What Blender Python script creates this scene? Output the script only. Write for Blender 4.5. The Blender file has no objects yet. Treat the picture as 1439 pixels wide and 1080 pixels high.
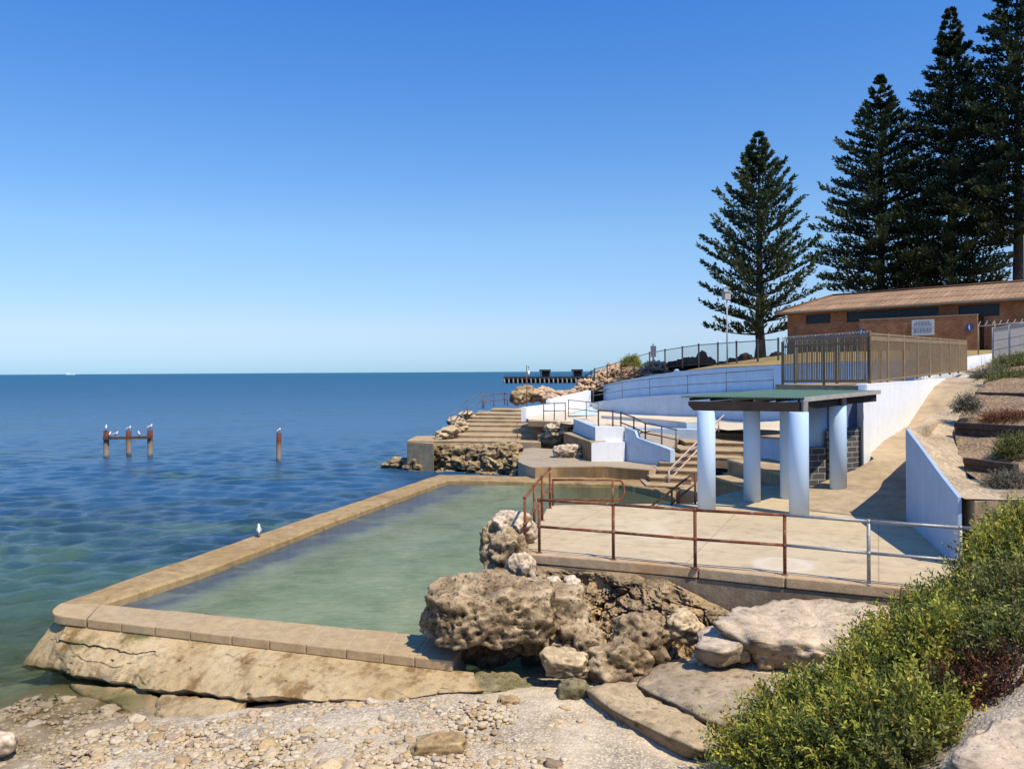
import bpy, bmesh, math, random
import numpy as np
from mathutils import Vector, noise
from mathutils.geometry import delaunay_2d_cdt
rnd = random.Random(7)
sc = bpy.context.scene
col = sc.collection
# ------------------------------------------------------------------ survey: camera model used to lay the site out in metres
EYE = 5.4; FOC = 1150.0; CX = 719.5; CY = 522.0; ROLL = 0.0058
def _ad(px, py):
    u = px-CX; v = py-CY
    return u*math.cos(ROLL)-v*math.sin(ROLL), u*math.sin(ROLL)+v*math.cos(ROLL)
def W(px, py, Y):
    a, d = _ad(px, py); return (a/FOC*Y, Y, EYE-d/FOC*Y)
def G(px, py, z):
    a, d = _ad(px, py); Y = (EYE-z)*FOC/d; return (a/FOC*Y, Y, z)
def ordn(i):
    names = ['first','second','third','fourth','fifth','sixth','seventh','eighth','ninth','tenth','eleventh','twelfth',
             'thirteenth','fourteenth','fifteenth','sixteenth','seventeenth','eighteenth','nineteenth','twentieth']
    return names[i]
# ------------------------------------------------------------------ objects
def tag(o, label=None, cat=None, group=None, kind=None):
    if label: o['label'] = label
    if cat: o['category'] = cat
    if group: o['group'] = group
    if kind: o['kind'] = kind
    return o
def thing(name, label, cat, loc=(0,0,0), group=None):
    o = bpy.data.objects.new(name, None); col.objects.link(o)
    o.location = loc; o.empty_display_size = .2
    return tag(o, label, cat, group)
def _origin(parent):
    p = np.zeros(3); o = parent
    while o is not None:
        p += np.array(o.location); o = o.parent
    return p
def obj(name, mb, mat, parent=None, label=None, cat=None, group=None, kind=None, smooth=None):
    v, f = (mb.v, mb.f) if isinstance(mb, MB) else mb
    v = np.array(v, dtype=float).reshape(-1, 3)
    if parent is None and kind is None and len(v):
        org = np.array([(v[:,0].min()+v[:,0].max())/2, (v[:,1].min()+v[:,1].max())/2, v[:,2].min()])
        loc = org
    elif parent is None:
        org = np.zeros(3); loc = org
    else:
        org = _origin(parent); loc = np.zeros(3)
    me = bpy.data.meshes.new(name)
    if isinstance(f, np.ndarray):
        n, k = f.shape
        me.vertices.add(len(v)); me.vertices.foreach_set('co', (v-org).astype(np.float32).ravel())
        me.loops.add(n*k); me.loops.foreach_set('vertex_index', f.astype(np.int32).ravel())
        me.polygons.add(n)
        me.polygons.foreach_set('loop_start', np.arange(0, n*k, k, dtype=np.int32))
        me.polygons.foreach_set('loop_total', np.full(n, k, dtype=np.int32))
        me.update(calc_edges=True)
    else:
        me.from_pydata((v-org).tolist(), [], f)
        me.update()
    for m in (mat if isinstance(mat, (list, tuple)) else [mat]): me.materials.append(m)
    if isinstance(mb, MB) and len(set(mb.mi)) > 1: me.polygons.foreach_set('material_index', mb.mi)
    sm = mb.sm if isinstance(mb, MB) else None
    if smooth is not None: me.polygons.foreach_set('use_smooth', [smooth]*len(me.polygons))
    elif sm: me.polygons.foreach_set('use_smooth', sm)
    o = bpy.data.objects.new(name, me); col.objects.link(o)
    o.location = loc
    if parent is not None: o.parent = parent
    return tag(o, label, cat, group, kind)
def struct(name, mb, mat, smooth=None): return obj(name, mb, mat, None, kind='structure', smooth=smooth)
def fattr(o, name, arr):
    a = o.data.attributes.new(name, 'FLOAT', 'POINT'); a.data.foreach_set('value', np.asarray(arr, dtype=np.float32))
def cattr(o, name, arr):   # (N,3) per vertex
    a = o.data.attributes.new(name, 'FLOAT_COLOR', 'POINT')
    c = np.ones((len(arr), 4), dtype=np.float32); c[:, :3] = arr; a.data.foreach_set('color', c.ravel())
def copy_tree(o, loc=None, parent=None):
    c = o.copy(); col.objects.link(c)
    if parent is not None: c.parent = parent
    if loc is not None: c.location = loc
    for ch in list(o.children): copy_tree(ch, None, c)
    return c
def bevel(o, w=.01, seg=2):
    m = o.modifiers.new('edge', 'BEVEL'); m.width = w; m.segments = seg; m.limit_method = 'ANGLE'; m.angle_limit = .6
    return o
# ------------------------------------------------------------------ mesh building
class MB:
    def __init__(s): s.v = []; s.f = []; s.sm = []; s.mi = []; s.m = 0
    def add(s, v, f, smooth=False):
        b = len(s.v); s.v += [tuple(p) for p in v]
        for q in f: s.f.append(tuple(b+i for i in q)); s.sm.append(smooth); s.mi.append(s.m)
        return s
    def box(s, c, d, rz=0, tilt=None):
        x, y, z = d[0]/2, d[1]/2, d[2]/2; cr, sr = math.cos(rz), math.sin(rz); vs = []
        for (i, j, k) in ((-1,-1,-1),(1,-1,-1),(1,1,-1),(-1,1,-1),(-1,-1,1),(1,-1,1),(1,1,1),(-1,1,1)):
            a, b = i*x, j*y; vs.append((c[0]+a*cr-b*sr, c[1]+a*sr+b*cr, c[2]+k*z))
        return s.add(vs, ((3,2,1,0),(4,5,6,7),(0,1,5,4),(1,2,6,5),(2,3,7,6),(3,0,4,7)))
    def prism(s, poly, z0, z1):
        n = len(poly)
        A = sum(poly[i][0]*poly[(i+1)%n][1]-poly[(i+1)%n][0]*poly[i][1] for i in range(n))
        poly = list(poly)
        za = list(z0) if isinstance(z0, (list, tuple)) else [z0]*n
        zb = list(z1) if isinstance(z1, (list, tuple)) else [z1]*n
        if A < 0: poly.reverse(); za.reverse(); zb.reverse()
        v = [(p[0], p[1], za[i]) for i, p in enumerate(poly)]+[(p[0], p[1], zb[i]) for i, p in enumerate(poly)]
        f = [tuple(range(n-1, -1, -1)), tuple(range(n, 2*n))]+[(i, (i+1)%n, n+(i+1)%n, n+i) for i in range(n)]
        return s.add(v, f)
    def beam(s, p0, p1, w, h):      # rectangular bar p0->p1, width w (horizontal) height h
        p0, p1 = Vector(p0), Vector(p1); d = (p1-p0).normalized()
        up = Vector((0,0,1)) if abs(d.z) < .95 else Vector((0,1,0))
        sd = d.cross(up).normalized(); u2 = sd.cross(d)
        v = []
        for p in (p0, p1):
            for (a, b) in ((-1,-1),(1,-1),(1,1),(-1,1)): v.append(p+sd*a*w/2+u2*b*h/2)
        return s.add(v, ((0,1,2,3),(7,6,5,4),(0,4,5,1),(1,5,6,2),(2,6,7,3),(3,7,4,0)))
    def tube(s, pts, r, n=8, caps=True):
        pts = [Vector(p) for p in pts]; rr = r if isinstance(r, (list, tuple)) else [r]*len(pts)
        rings = []; prev = None
        for i, p in enumerate(pts):
            d = (pts[min(i+1, len(pts)-1)]-pts[max(i-1, 0)]).normalized()
            if prev is None:
                a = Vector((0,0,1)) if abs(d.z) < .9 else Vector((1,0,0)); sd = d.cross(a).normalized()
            else: sd = (prev-d*prev.dot(d)).normalized()
            prev = sd; u = d.cross(sd)
            rings.append([p+(sd*math.cos(2*math.pi*k/n)+u*math.sin(2*math.pi*k/n))*rr[i] for k in range(n)])
        v = [q for rg in rings for q in rg]; f = []
        for i in range(len(pts)-1):
            for k in range(n): f.append((i*n+k, i*n+(k+1)%n, (i+1)*n+(k+1)%n, (i+1)*n+k))
        b = len(s.v); s.add(v, f, True)
        if caps:
            for q in (tuple(range(n-1, -1, -1)), tuple(range((len(pts)-1)*n, len(pts)*n))):
                s.f.append(tuple(b+i for i in q)); s.sm.append(False); s.mi.append(s.m)
        return s
    def lathe(s, c, prof, n=24):    # prof: (r, z) relative to c
        v = []; f = []
        for (r, z) in prof:
            for k in range(n): a = 2*math.pi*k/n; v.append((c[0]+r*math.cos(a), c[1]+r*math.sin(a), c[2]+z))
        for i in range(len(prof)-1):
            for k in range(n): f.append((i*n+k, i*n+(k+1)%n, (i+1)*n+(k+1)%n, (i+1)*n+k))
        b = len(s.v); s.add(v, f, True)
        for q in (tuple(range(n-1, -1, -1)), tuple(range((len(prof)-1)*n, len(prof)*n))):
            s.f.append(tuple(b+i for i in q)); s.sm.append(False); s.mi.append(s.m)
        return s
    def quad(s, a, b, c, d): return s.add((a, b, c, d), ((0,1,2,3),))
    def ball(s, c, r, n=10, m=8, rz=0, pitch=0):
        r = r if isinstance(r, (tuple, list)) else (r, r, r); v = []; f = []
        cr, sr = math.cos(rz), math.sin(rz); cp, sp = math.cos(pitch), math.sin(pitch)
        for i in range(m+1):
            t = math.pi*i/m
            for k in range(n):
                a = 2*math.pi*k/n
                x, y, z = r[0]*math.sin(t)*math.cos(a), r[1]*math.sin(t)*math.sin(a), r[2]*math.cos(t)
                x, z = x*cp-z*sp, x*sp+z*cp
                v.append((c[0]+x*cr-y*sr, c[1]+x*sr+y*cr, c[2]+z))
        for i in range(m):
            for k in range(n): f.append((i*n+k, (i+1)*n+k, (i+1)*n+(k+1)%n, i*n+(k+1)%n))
        return s.add(v, f, True)
    def strip(s, path, zb, zt, th):  # upright wall along path, thickness th to the left of the path direction
        n = len(path); P = [Vector((p[0], p[1])) for p in path]; off = []
        zb = list(zb) if isinstance(zb, (list, tuple)) else [zb]*n
        zt = list(zt) if isinstance(zt, (list, tuple)) else [zt]*n
        for i in range(n):
            d = (P[min(i+1, n-1)]-P[max(i-1, 0)]).normalized(); off.append(Vector((-d.y, d.x))*th)
        v = []
        for i in range(n):
            q = P[i]+off[i]
            v += [(P[i].x, P[i].y, zb[i]), (P[i].x, P[i].y, zt[i]), (q.x, q.y, zt[i]), (q.x, q.y, zb[i])]
        f = [(0,1,2,3), tuple(4*(n-1)+k for k in (3,2,1,0))]
        for i in range(n-1):
            a, b = 4*i, 4*i+4
            f += [(a, b, b+1, a+1), (a+1, b+1, b+2, a+2), (a+2, b+2, b+3, a+3), (a+3, b+3, b, a)]
        return s.add(v, f)
class RBF:
    def __init__(s, pts):
        P = np.array(pts, dtype=float); s.p = P[:, :2]; n = len(P)
        D = np.linalg.norm(s.p[:, None]-s.p[None], axis=2)
        A = np.zeros((n+3, n+3)); A[:n, :n] = D; A[:n, n] = 1; A[:n, n+1:] = s.p; A[n, :n] = 1; A[n+1:, :n] = s.p.T
        b = np.zeros(n+3); b[:n] = P[:, 2]
        A[:n, :n] -= np.eye(n)*1e-6
        s.w = np.linalg.solve(A, b)
    def __call__(s, q):
        q = np.atleast_2d(np.array(q, dtype=float))[:, :2]
        D = np.linalg.norm(q[:, None]-s.p[None], axis=2)
        return D@s.w[:-3]+s.w[-3]+q@s.w[-2:]
def inside(poly, x, y):
    c = False; n = len(poly); j = n-1
    for i in range(n):
        xi, yi, xj, yj = poly[i][0], poly[i][1], poly[j][0], poly[j][1]
        if (yi > y) != (yj > y) and x < (xj-xi)*(y-yi)/(yj-yi)+xi: c = not c
        j = i
    return c
def densify(poly, step):
    out = []
    for i in range(len(poly)):
        a, b = np.array(poly[i], float), np.array(poly[(i+1)%len(poly)], float)
        k = max(1, int(np.linalg.norm((b-a)[:2])/step))
        for t in range(k): out.append(tuple(a+(b-a)*t/k))
    return out
def patch(poly, step, extra=(), amp=0.0, ns=1.0, seed=0):
    """terrain sheet: outline with heights (+ interior survey points), filled with a triangulated grid"""
    R = RBF(list(poly)+list(extra)); ol = densify(poly, step)
    xs = [p[0] for p in ol]; ys = [p[1] for p in ol]; pts = [Vector((p[0], p[1])) for p in ol]; n = len(pts)
    y = min(ys)+step*.6
    while y < max(ys):
        x = min(xs)+step*.6
        while x < max(xs):
            q = (x+(rnd.random()-.5)*step*.4, y+(rnd.random()-.5)*step*.4)
            if inside(ol, *q): pts.append(Vector(q))
            x += step
        y += step
    V, E, F, *_ = delaunay_2d_cdt(pts, [(i, (i+1)%n) for i in range(n)], [], 1, 1e-5)
    z = R([(p.x, p.y) for p in V])
    v = []
    for p, zz in zip(V, z):
        h = amp*(noise.fractal(Vector((p.x*ns+seed, p.y*ns, seed)), .9, 2, 4)) if amp else 0
        v.append((p.x, p.y, zz+h))
    f = []
    for t in F:
        a, b, c = [V[i] for i in t[:3]]
        f.append(t if (b-a).cross(c-a) > 0 else tuple(reversed(t)))
    return (v, f), R
def ico(sub):
    bm = bmesh.new(); bmesh.ops.create_icosphere(bm, subdivisions=sub, radius=1)
    v = np.array([p.co[:] for p in bm.verts]); f = np.array([[q.index for q in t.verts] for t in bm.faces]); bm.free()
    return v, f
ICO = {k: ico(k) for k in (2, 3, 4, 5, 6)}
def rock_shape(c, r, rz=0, seed=0, sub=4, lump=.35, rough=.1, pit=0, box=0.0, flat=None, strata=0, pits=6.5, under=0, zmax=None, hole=0):
    v0, f = ICO[sub]; out = np.empty_like(v0); r = np.array(r); cr, sr = math.cos(rz), math.sin(rz); m = min(r)
    for i, p in enumerate(v0):
        d = Vector(p); q = Vector(p)
        if box:
            k = max(abs(q.x), abs(q.y), abs(q.z)); q = q.lerp(q/k*.85, box)
        s = Vector((seed*3.17, seed*1.3, seed*2.7))
        h = lump*noise.fractal(d*1.1+s, 1.0, 2.1, 3)
        w = Vector((q.x*r[0], q.y*r[1], q.z*r[2]))
        h += rough*((noise.ridged_multi_fractal(w*2.2+s, .9, 2.2, 5, .9, 2)-1.0)*.6+.55*noise.fractal(w*5.5-s, .7, 2.1, 4))
        x = w*(1+h)
        if pit:
            n1 = noise.noise(w*1.3+s); ww = w+Vector((noise.noise(w*3.1+s), noise.noise(w*3.1-s), noise.noise(w*2.7+s*2)))*(1.6/pits); a = noise.voronoi((ww+s)*pits)[0][0]; b = noise.voronoi((ww-s)*pits*2.6)[0][0]
            x -= d*pit*m*(max(0, .36-a)*(1.2+n1*1.6)+max(0, .33-b)*.75)
        if strata:
            x += Vector((d.x, d.y, 0))*strata*noise.noise(Vector((0, 0, w.z*7+seed)))
        if hole:
            b3 = noise.voronoi((w-s*.7)*1.9)[0][0]; x -= d*hole*max(0, .42-b3)*1.6
        if under:
            k = min(1, max(0, (-.10-d.z+.10*noise.noise(w*2.5))/.22)); k = k*k*(3-2*k); x.x *= 1-under*.22*k; x.y += r[1]*under*1.15*k*max(0, min(1, (.3-d.y)))
        out[i] = (x.x*cr-x.y*sr, x.x*sr+x.y*cr, x.z)
    if zmax is not None:
        zc = zmax-c[2]; out[:, 2] = np.where(out[:, 2] > zc-.1, zc-.1+(out[:, 2]-zc+.1)*.12, out[:, 2])
    if flat is not None: out[:, 2] = np.maximum(out[:, 2], -flat*r[2]+.0*out[:, 2])
    return out+np.array(c), f
def rock(name, label, cat, c, r, mat, group=None, **k):
    return obj(name, rock_shape(c, r, **k), mat, None, label, cat, group, smooth=True)
def slab(name, label, top, th, mat, under=.25, seed=0, amp=.05, n=130, group=None, cat='rock'):
    """flat ledge rock: top outline with heights, rounded broken edge, undercut below"""
    ol = densify([tuple(p) for p in top], .08); k = len(ol); P = np.array(ol); ctr = P.mean(axis=0)
    # smooth the outline once
    P = (np.roll(P, 1, 0)+2*P+np.roll(P, -1, 0))/4
    rings = []; R = RBF(list(top)+[tuple(ctr)])
    for s in (0.03, .2, .36, .5, .62, .73, .82, .89, .945, .98, 1.0):
        q = ctr+(P-ctr)*s; q[:, 2] = R(q); q[:, 2] -= .06*max(0, s-.9)/.1*.6; rings.append(q)
    for t in (.06, .14, .24, .36, .5, .66, .84, 1.0):
        q = ctr+(P-ctr)*(1.0+.015*math.sin(t*9)-under*t**1.3); q[:, 2] = R(P)-.04-th*t; rings.append(q)
    v = np.concatenate(rings); f = []
    for a in range(len(rings)-1):
        for i in range(k): f.append((a*k+i, (a+1)*k+i, (a+1)*k+(i+1)%k, a*k+(i+1)%k))
    f.append(tuple(range(k)))
    sv = Vector((seed*2.1, seed, -seed*1.7)); o = v.copy()
    for i, p in enumerate(v):
        w = Vector(p); edge = 1.0 if i >= 8*k else .45
        d = Vector((p[0]-ctr[0], p[1]-ctr[1], 0)).normalized()
        h = noise.fractal(w*2.3+sv, .9, 2.1, 5); g = noise.fractal(w*6+sv, .8, 2.1, 4)
        c2 = noise.voronoi((w+sv)*5)[0][0]
        o[i] = np.array(w+d*edge*(amp*1.6*h+amp*.8*g-amp*1.2*max(0, .3-c2))+Vector((0, 0, amp*.6*h+amp*.3*g)))
    return obj(name, (o, f), mat, None, label, cat, group, smooth=True)
# ------------------------------------------------------------------ materials
class NT:
    def __init__(s, name):
        s.m = bpy.data.materials.new(name); s.m.use_nodes = True; s.t = s.m.node_tree; s.t.nodes.clear()
        s.out = s.n('ShaderNodeOutputMaterial'); s.b = s.n('ShaderNodeBsdfPrincipled'); s.l(s.b, 0, s.out, 0)
        s.pos = s.n('ShaderNodeNewGeometry')
    def n(s, t, **k):
        x = s.t.nodes.new(t)
        for a, b in k.items(): setattr(x, a, b)
        return x
    def l(s, a, i, b, j): s.t.links.new(a.outputs[i], b.inputs[j])
    def vec(s, scale=(1,1,1), rot=(0,0,0)):
        m = s.n('ShaderNodeMapping'); m.inputs['Scale'].default_value = scale; m.inputs['Rotation'].default_value = rot
        s.l(s.pos, 'Position', m, 'Vector'); return m
    def noise(s, scale, detail=4, rough=.55, vec=None, dist=0):
        x = s.n('ShaderNodeTexNoise'); x.inputs['Scale'].default_value = scale; x.inputs['Detail'].default_value = detail
        x.inputs['Roughness'].default_value = rough; x.inputs['Distortion'].default_value = dist
        s.l(vec, 0, x, 'Vector') if vec is not None else s.l(s.pos, 'Position', x, 'Vector'); return x
    def vor(s, scale, vec=None, feature='F1', rand=1):
        x = s.n('ShaderNodeTexVoronoi', feature=feature); x.inputs['Scale'].default_value = scale; x.inputs['Randomness'].default_value = rand
        s.l(vec, 0, x, 'Vector') if vec is not None else s.l(s.pos, 'Position', x, 'Vector'); return x
    def ramp(s, src, i, stops, interp='LINEAR'):
        r = s.n('ShaderNodeValToRGB'); r.color_ramp.interpolation = interp; e = r.color_ramp.elements
        while len(e) > len(stops): e.remove(e[-1])
        while len(e) < len(stops): e.new(1)
        for q, (p, c) in zip(e, stops):
            q.position = p; q.color = (c, c, c, 1) if isinstance(c, (int, float)) else (*c[:3], 1)
        s.l(src, i, r, 0); return r
    def mix(s, fac, a, b, mode='MIX', f=None):
        x = s.n('ShaderNodeMix', data_type='RGBA', blend_type=mode)
        for k, q in ((0, fac), (6, a), (7, b)):
            if isinstance(q, (int, float)): x.inputs[k].default_value = q if k == 0 else (q, q, q, 1)
            elif isinstance(q, tuple) and not isinstance(q[0], bpy.types.Node): x.inputs[k].default_value = (*q[:3], 1)
            else:
                nd, o = q if isinstance(q, tuple) else (q, 0); s.t.links.new(nd.outputs[o], x.inputs[k])
        return (x, 2)
    def math(s, op, a, b=0.0, c=None, clamp=False):
        x = s.n('ShaderNodeMath', operation=op, use_clamp=clamp)
        for k, q in enumerate((a, b, c)):
            if q is None: continue
            if isinstance(q, (int, float)): x.inputs[k].default_value = q
            else:
                nd, o = q if isinstance(q, tuple) else (q, 0); s.t.links.new(nd.outputs[o], x.inputs[k])
        return (x, 0)
    def color(s, q):
        nd, o = q if isinstance(q, tuple) else (q, 0); s.t.links.new(nd.outputs[o], s.b.inputs['Base Color'])
    def bump(s, q, strength=.3, dist=.02, prev=None):
        b = s.n('ShaderNodeBump'); b.inputs['Strength'].default_value = strength; b.inputs['Distance'].default_value = dist
        nd, o = q if isinstance(q, tuple) else (q, 0); s.t.links.new(nd.outputs[o], b.inputs['Height'])
        if prev is not None: s.l(prev, 0, b, 'Normal')
        s.l(b, 0, s.b, 'Normal'); return b
    def set(s, **k):
        for a, v in k.items(): s.b.inputs[a.replace('_', ' ')].default_value = v
        return s
def mottled(name, c1, c2, big=.8, fine=30, rough=.9, bump=.25, bd=.01, dark=.35, streak=None, stain=None, metal=0, spec=.25, grain=.25):
    """weathered surface: broad patches, mid blotches, grain, optional run-down streaks and a stain colour"""
    t = NT(name); n1 = t.noise(big, 6, .6, dist=.4); r1 = t.ramp(n1, 0, [(.32, c1), (.68, c2)])
    n2 = t.noise(big*6, 5, .65); r2 = t.ramp(n2, 0, [(.25, 1-dark), (.6, 1.0), (.85, 1.08)])
    c = t.mix(1.0, r1, r2, 'MULTIPLY')
    n3 = t.noise(fine, 3, .6); r3 = t.ramp(n3, 0, [(.3, 1-grain), (.7, 1+grain*.4)]); c = t.mix(1.0, c, r3, 'MULTIPLY')
    if streak:
        vs = t.vec((2.2, 2.2, .18)); n4 = t.noise(2.0, 5, .6, vs); r4 = t.ramp(n4, 0, [(.45, 0.0), (.75, 1.0)])
        c = t.mix(t.math('MULTIPLY', r4, streak[1]), c, streak[0])
    if stain:
        n5 = t.noise(stain[2], 5, .7, dist=1.0); r5 = t.ramp(n5, 0, [(.5, 0.0), (.68, 1.0)])
        c = t.mix(t.math('MULTIPLY', r5, stain[1]), c, stain[0])
    t.color(c); b = t.bump(n3, bump, bd); t.bump(n2, bump*.8, bd*4, b)
    t.set(Roughness=rough, Metallic=metal, Specular_IOR_Level=spec); return t.m
M = {}
M['deck'] = mottled('deck_concrete', (.60,.455,.30), (.68,.53,.365), .45, 60, .92, .12, .004, .2, stain=((.74,.64,.50), .6, .5), grain=.14)
def deck_mat():
    t = NT('jointed_deck'); n1 = t.noise(.45, 6, .6, dist=.4); c = t.ramp(n1, 0, [(.32, (.55,.43,.27)), (.68, (.62,.49,.315))])
    n2 = t.noise(3.2, 6, .68); r2 = t.ramp(n2, 0, [(.28, .72), (.5, 1.0), (.8, 1.06)]); c = t.mix(1.0, c, r2, 'MULTIPLY')
    n3 = t.noise(60, 3, .6); r3 = t.ramp(n3, 0, [(.3, .88), (.7, 1.05)]); c = t.mix(1.0, c, r3, 'MULTIPLY')
    n5 = t.noise(.6, 5, .7, dist=1.0); r5 = t.ramp(n5, 0, [(.52, 0.0), (.66, .55)]); c = t.mix(r5, c, (.68,.57,.41))
    vs = t.vec((.55, 1.6, 1), (0, 0, .5)); n6 = t.noise(.8, 6, .7, vs, 1.2); r6 = t.ramp(n6, 0, [(.60, 0.0), (.74, .55)]); c = t.mix(r6, c, (.30,.22,.15))
    # salt ring left by a puddle
    vd = t.n('ShaderNodeVectorMath', operation='DISTANCE'); vd.inputs[1].default_value = (4.75, 14.35, 2.0); t.l(t.pos, 'Position', vd, 0)
    q = t.math('ADD', (vd, 'Value'), t.math('MULTIPLY', n2, .5)); rr = t.ramp(q[0], 0, [(.5, .28), (.72, .75), (.8, .12), (.95, 0.0)]); c = t.mix(rr, c, (.68,.60,.48))
    mp = t.n('ShaderNodeMapping'); mp.inputs['Rotation'].default_value = (0, 0, .42); t.l(t.pos, 'Position', mp, 'Vector')
    b = t.n('ShaderNodeTexBrick'); b.offset = 0; t.l(mp, 0, b, 'Vector'); b.inputs['Scale'].default_value = 1; b.inputs['Mortar Size'].default_value = .011; b.inputs['Brick Width'].default_value = 3.1; b.inputs['Row Height'].default_value = 2.6
    c = t.mix(t.math('MULTIPLY', (b, 'Fac'), .55), c, (.24,.17,.11)); t.color(c)
    bb = t.bump(n3, .12, .004); t.bump(n2, .1, .01, bb); t.set(Roughness=.92, Specular_IOR_Level=.2); return t.m
M['deck'] = deck_mat()
M['conc'] = mottled('old_concrete', (.42,.30,.175), (.54,.405,.25), .7, 40, .95, .35, .012, .35, stain=((.20,.12,.06), .55, 1.1))
M['wall_conc'] = mottled('retaining_concrete', (.33,.235,.145), (.43,.32,.205), .8, 40, .95, .35, .012, .35, streak=((.10,.07,.05), .5))
M['coping'] = mottled('coping_concrete', (.58,.42,.23), (.49,.345,.19), .9, 50, .93, .3, .008, .3, stain=((.52,.42,.28), .5, .9))
M['rim'] = mottled('rim_concrete', (.52,.36,.175), (.42,.275,.125), .6, 45, .93, .3, .008, .35, stain=((.16,.10,.045), .6, 1.3))
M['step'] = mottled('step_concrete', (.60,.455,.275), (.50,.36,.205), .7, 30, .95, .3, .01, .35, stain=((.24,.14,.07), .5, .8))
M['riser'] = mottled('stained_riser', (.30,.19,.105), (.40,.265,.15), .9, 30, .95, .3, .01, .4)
M['white'] = mottled('white_paint', (.88,.90,.92), (.92,.92,.93), .5, 30, .75, .12, .004, .08, streak=((.6,.57,.52), .22), grain=.07)
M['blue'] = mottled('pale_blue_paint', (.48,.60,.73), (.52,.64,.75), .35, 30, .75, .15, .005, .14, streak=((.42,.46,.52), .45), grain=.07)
M['blue_shade'] = mottled('shaded_blue_paint', (.37,.49,.65), (.41,.53,.68), .35, 30, .75, .15, .004, .14, streak=((.33,.40,.52), .5), grain=.07)  # darker copy of the pale blue, shade put into the colour
M['column'] = mottled('column_paint', (.55,.69,.90), (.60,.73,.92), .8, 40, .6, .1, .003, .08, grain=.05)
def column_mat():
    t = NT('weathered_column'); n1 = t.noise(.9, 5); c = t.ramp(n1, 0, [(.35, (.51,.67,.86)), (.65, (.58,.73,.90))])
    vs = t.vec((3.5, 3.5, .25)); n4 = t.noise(1.6, 5, .65, vs); r4 = t.ramp(n4, 0, [(.52, 0.0), (.8, .45)]); c = t.mix(r4, c, (.42,.47,.55))
    sx = t.n('ShaderNodeSeparateXYZ'); t.l(t.pos, 'Position', sx, 0); n = t.noise(5, 5, .65); z = t.math('ADD', t.math('SUBTRACT', (sx, 2), 2.0), t.math('MULTIPLY', n, .35))
    rz = t.ramp(z[0], 0, [(.14, .5), (.26, .14), (.55, 0.0)]); c = t.mix(rz, c, (.36,.31,.25))
    n8 = t.noise(9, 5, .7); r8 = t.ramp(n8, 0, [(.66, 0.0), (.72, .7)]); c = t.mix(r8, c, (.66,.68,.68)); t.color(c); t.bump(n8, .15, .004); t.set(Roughness=.65, Specular_IOR_Level=.3); return t.m
M['column'] = column_mat()
M['brick'] = None
M['rust'] = mottled('rusty_pipe', (.20,.062,.028), (.30,.11,.05), 6, 70, .85, .5, .003, .5, stain=((.42,.30,.22), .6, 5))
M['galv'] = mottled('galvanised_pipe', (.46,.47,.47), (.38,.38,.37), 5, 60, .5, .2, .002, .25, metal=.35, stain=((.34,.2,.12), .5, 4))
M['rail_dark'] = mottled('dark_painted_rail', (.10,.055,.04), (.16,.09,.065), 5, 60, .7, .2, .002, .4)
M['rail_grey'] = mottled('grey_rail', (.19,.20,.22), (.14,.15,.17), 5, 60, .6, .2, .002, .3)
M['rail_pink'] = mottled('faded_pink_rail', (.72,.56,.52), (.62,.46,.42), 5, 60, .6, .2, .002, .3)
M['beam'] = mottled('dark_timber', (.035,.026,.022), (.055,.042,.034), 3, 60, .8, .4, .005, .4)
M['timber'] = mottled('sleeper_timber', (.065,.045,.035), (.13,.09,.065), 2.5, 50, .9, .6, .01, .5)
M['grey_post'] = mottled('grey_timber', (.36,.33,.30), (.28,.255,.23), 3, 60, .85, .4, .004, .3)
M['green_roof'] = mottled('green_roof_sheet', (.085,.155,.105), (.105,.18,.125), 1, 30, .45, .1, .003, .2, spec=.4, grain=.1)
M['fence_brown'] = mottled('brown_fence', (.27,.19,.11), (.34,.25,.15), 3, 40, .7, .2, .002, .3)
M['fence_dark'] = mottled('dark_fence', (.055,.06,.065), (.08,.085,.09), 3, 40, .6, .2, .002, .3)
M['dark_wood'] = mottled('jetty_timber', (.035,.03,.028), (.06,.052,.048), .3, 10, .9, .2, .01, .3)
M['jetty_pale'] = mottled('jetty_pile', (.40,.36,.32), (.30,.27,.24), .3, 10, .9, .2, .01, .3)
M['gull_white'] = mottled('white_feathers', (.80,.80,.80), (.74,.74,.75), 9, 60, .8, .1, .002, .1)
M['gull_grey'] = mottled('grey_feathers', (.33,.35,.38), (.28,.30,.33), 9, 60, .8, .1, .002, .1)
M['gull_red'] = mottled('orange_beak', (.55,.12,.05), (.5,.10,.04), 9, 60, .6, .1, .002, .1)
M['frame'] = mottled('dark_frame', (.03,.035,.045), (.045,.05,.06), 4, 40, .4, .1, .002, .2)
M['sign_white'] = mottled('sign_board', (.74,.72,.69), (.68,.66,.63), 2, 30, .6, .05, .002, .1)
M['sign_blue'] = mottled('sign_blue', (.06,.11,.30), (.05,.09,.25), 2, 30, .5, .05, .002, .1)
M['sign_ink'] = mottled('sign_print', (.30,.34,.40), (.26,.30,.36), 2, 30, .6, .05, .002, .1)
M['lamp'] = mottled('lamp_metal', (.50,.48,.45), (.42,.40,.38), 4, 40, .5, .1, .002, .2)
M['bark'] = mottled('pine_bark', (.05,.038,.03), (.085,.065,.05), 2, 20, .95, .6, .03, .4)
M['twig'] = mottled('dry_twig', (.34,.26,.19), (.20,.15,.11), 8, 40, .9, .2, .003, .3)

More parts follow.
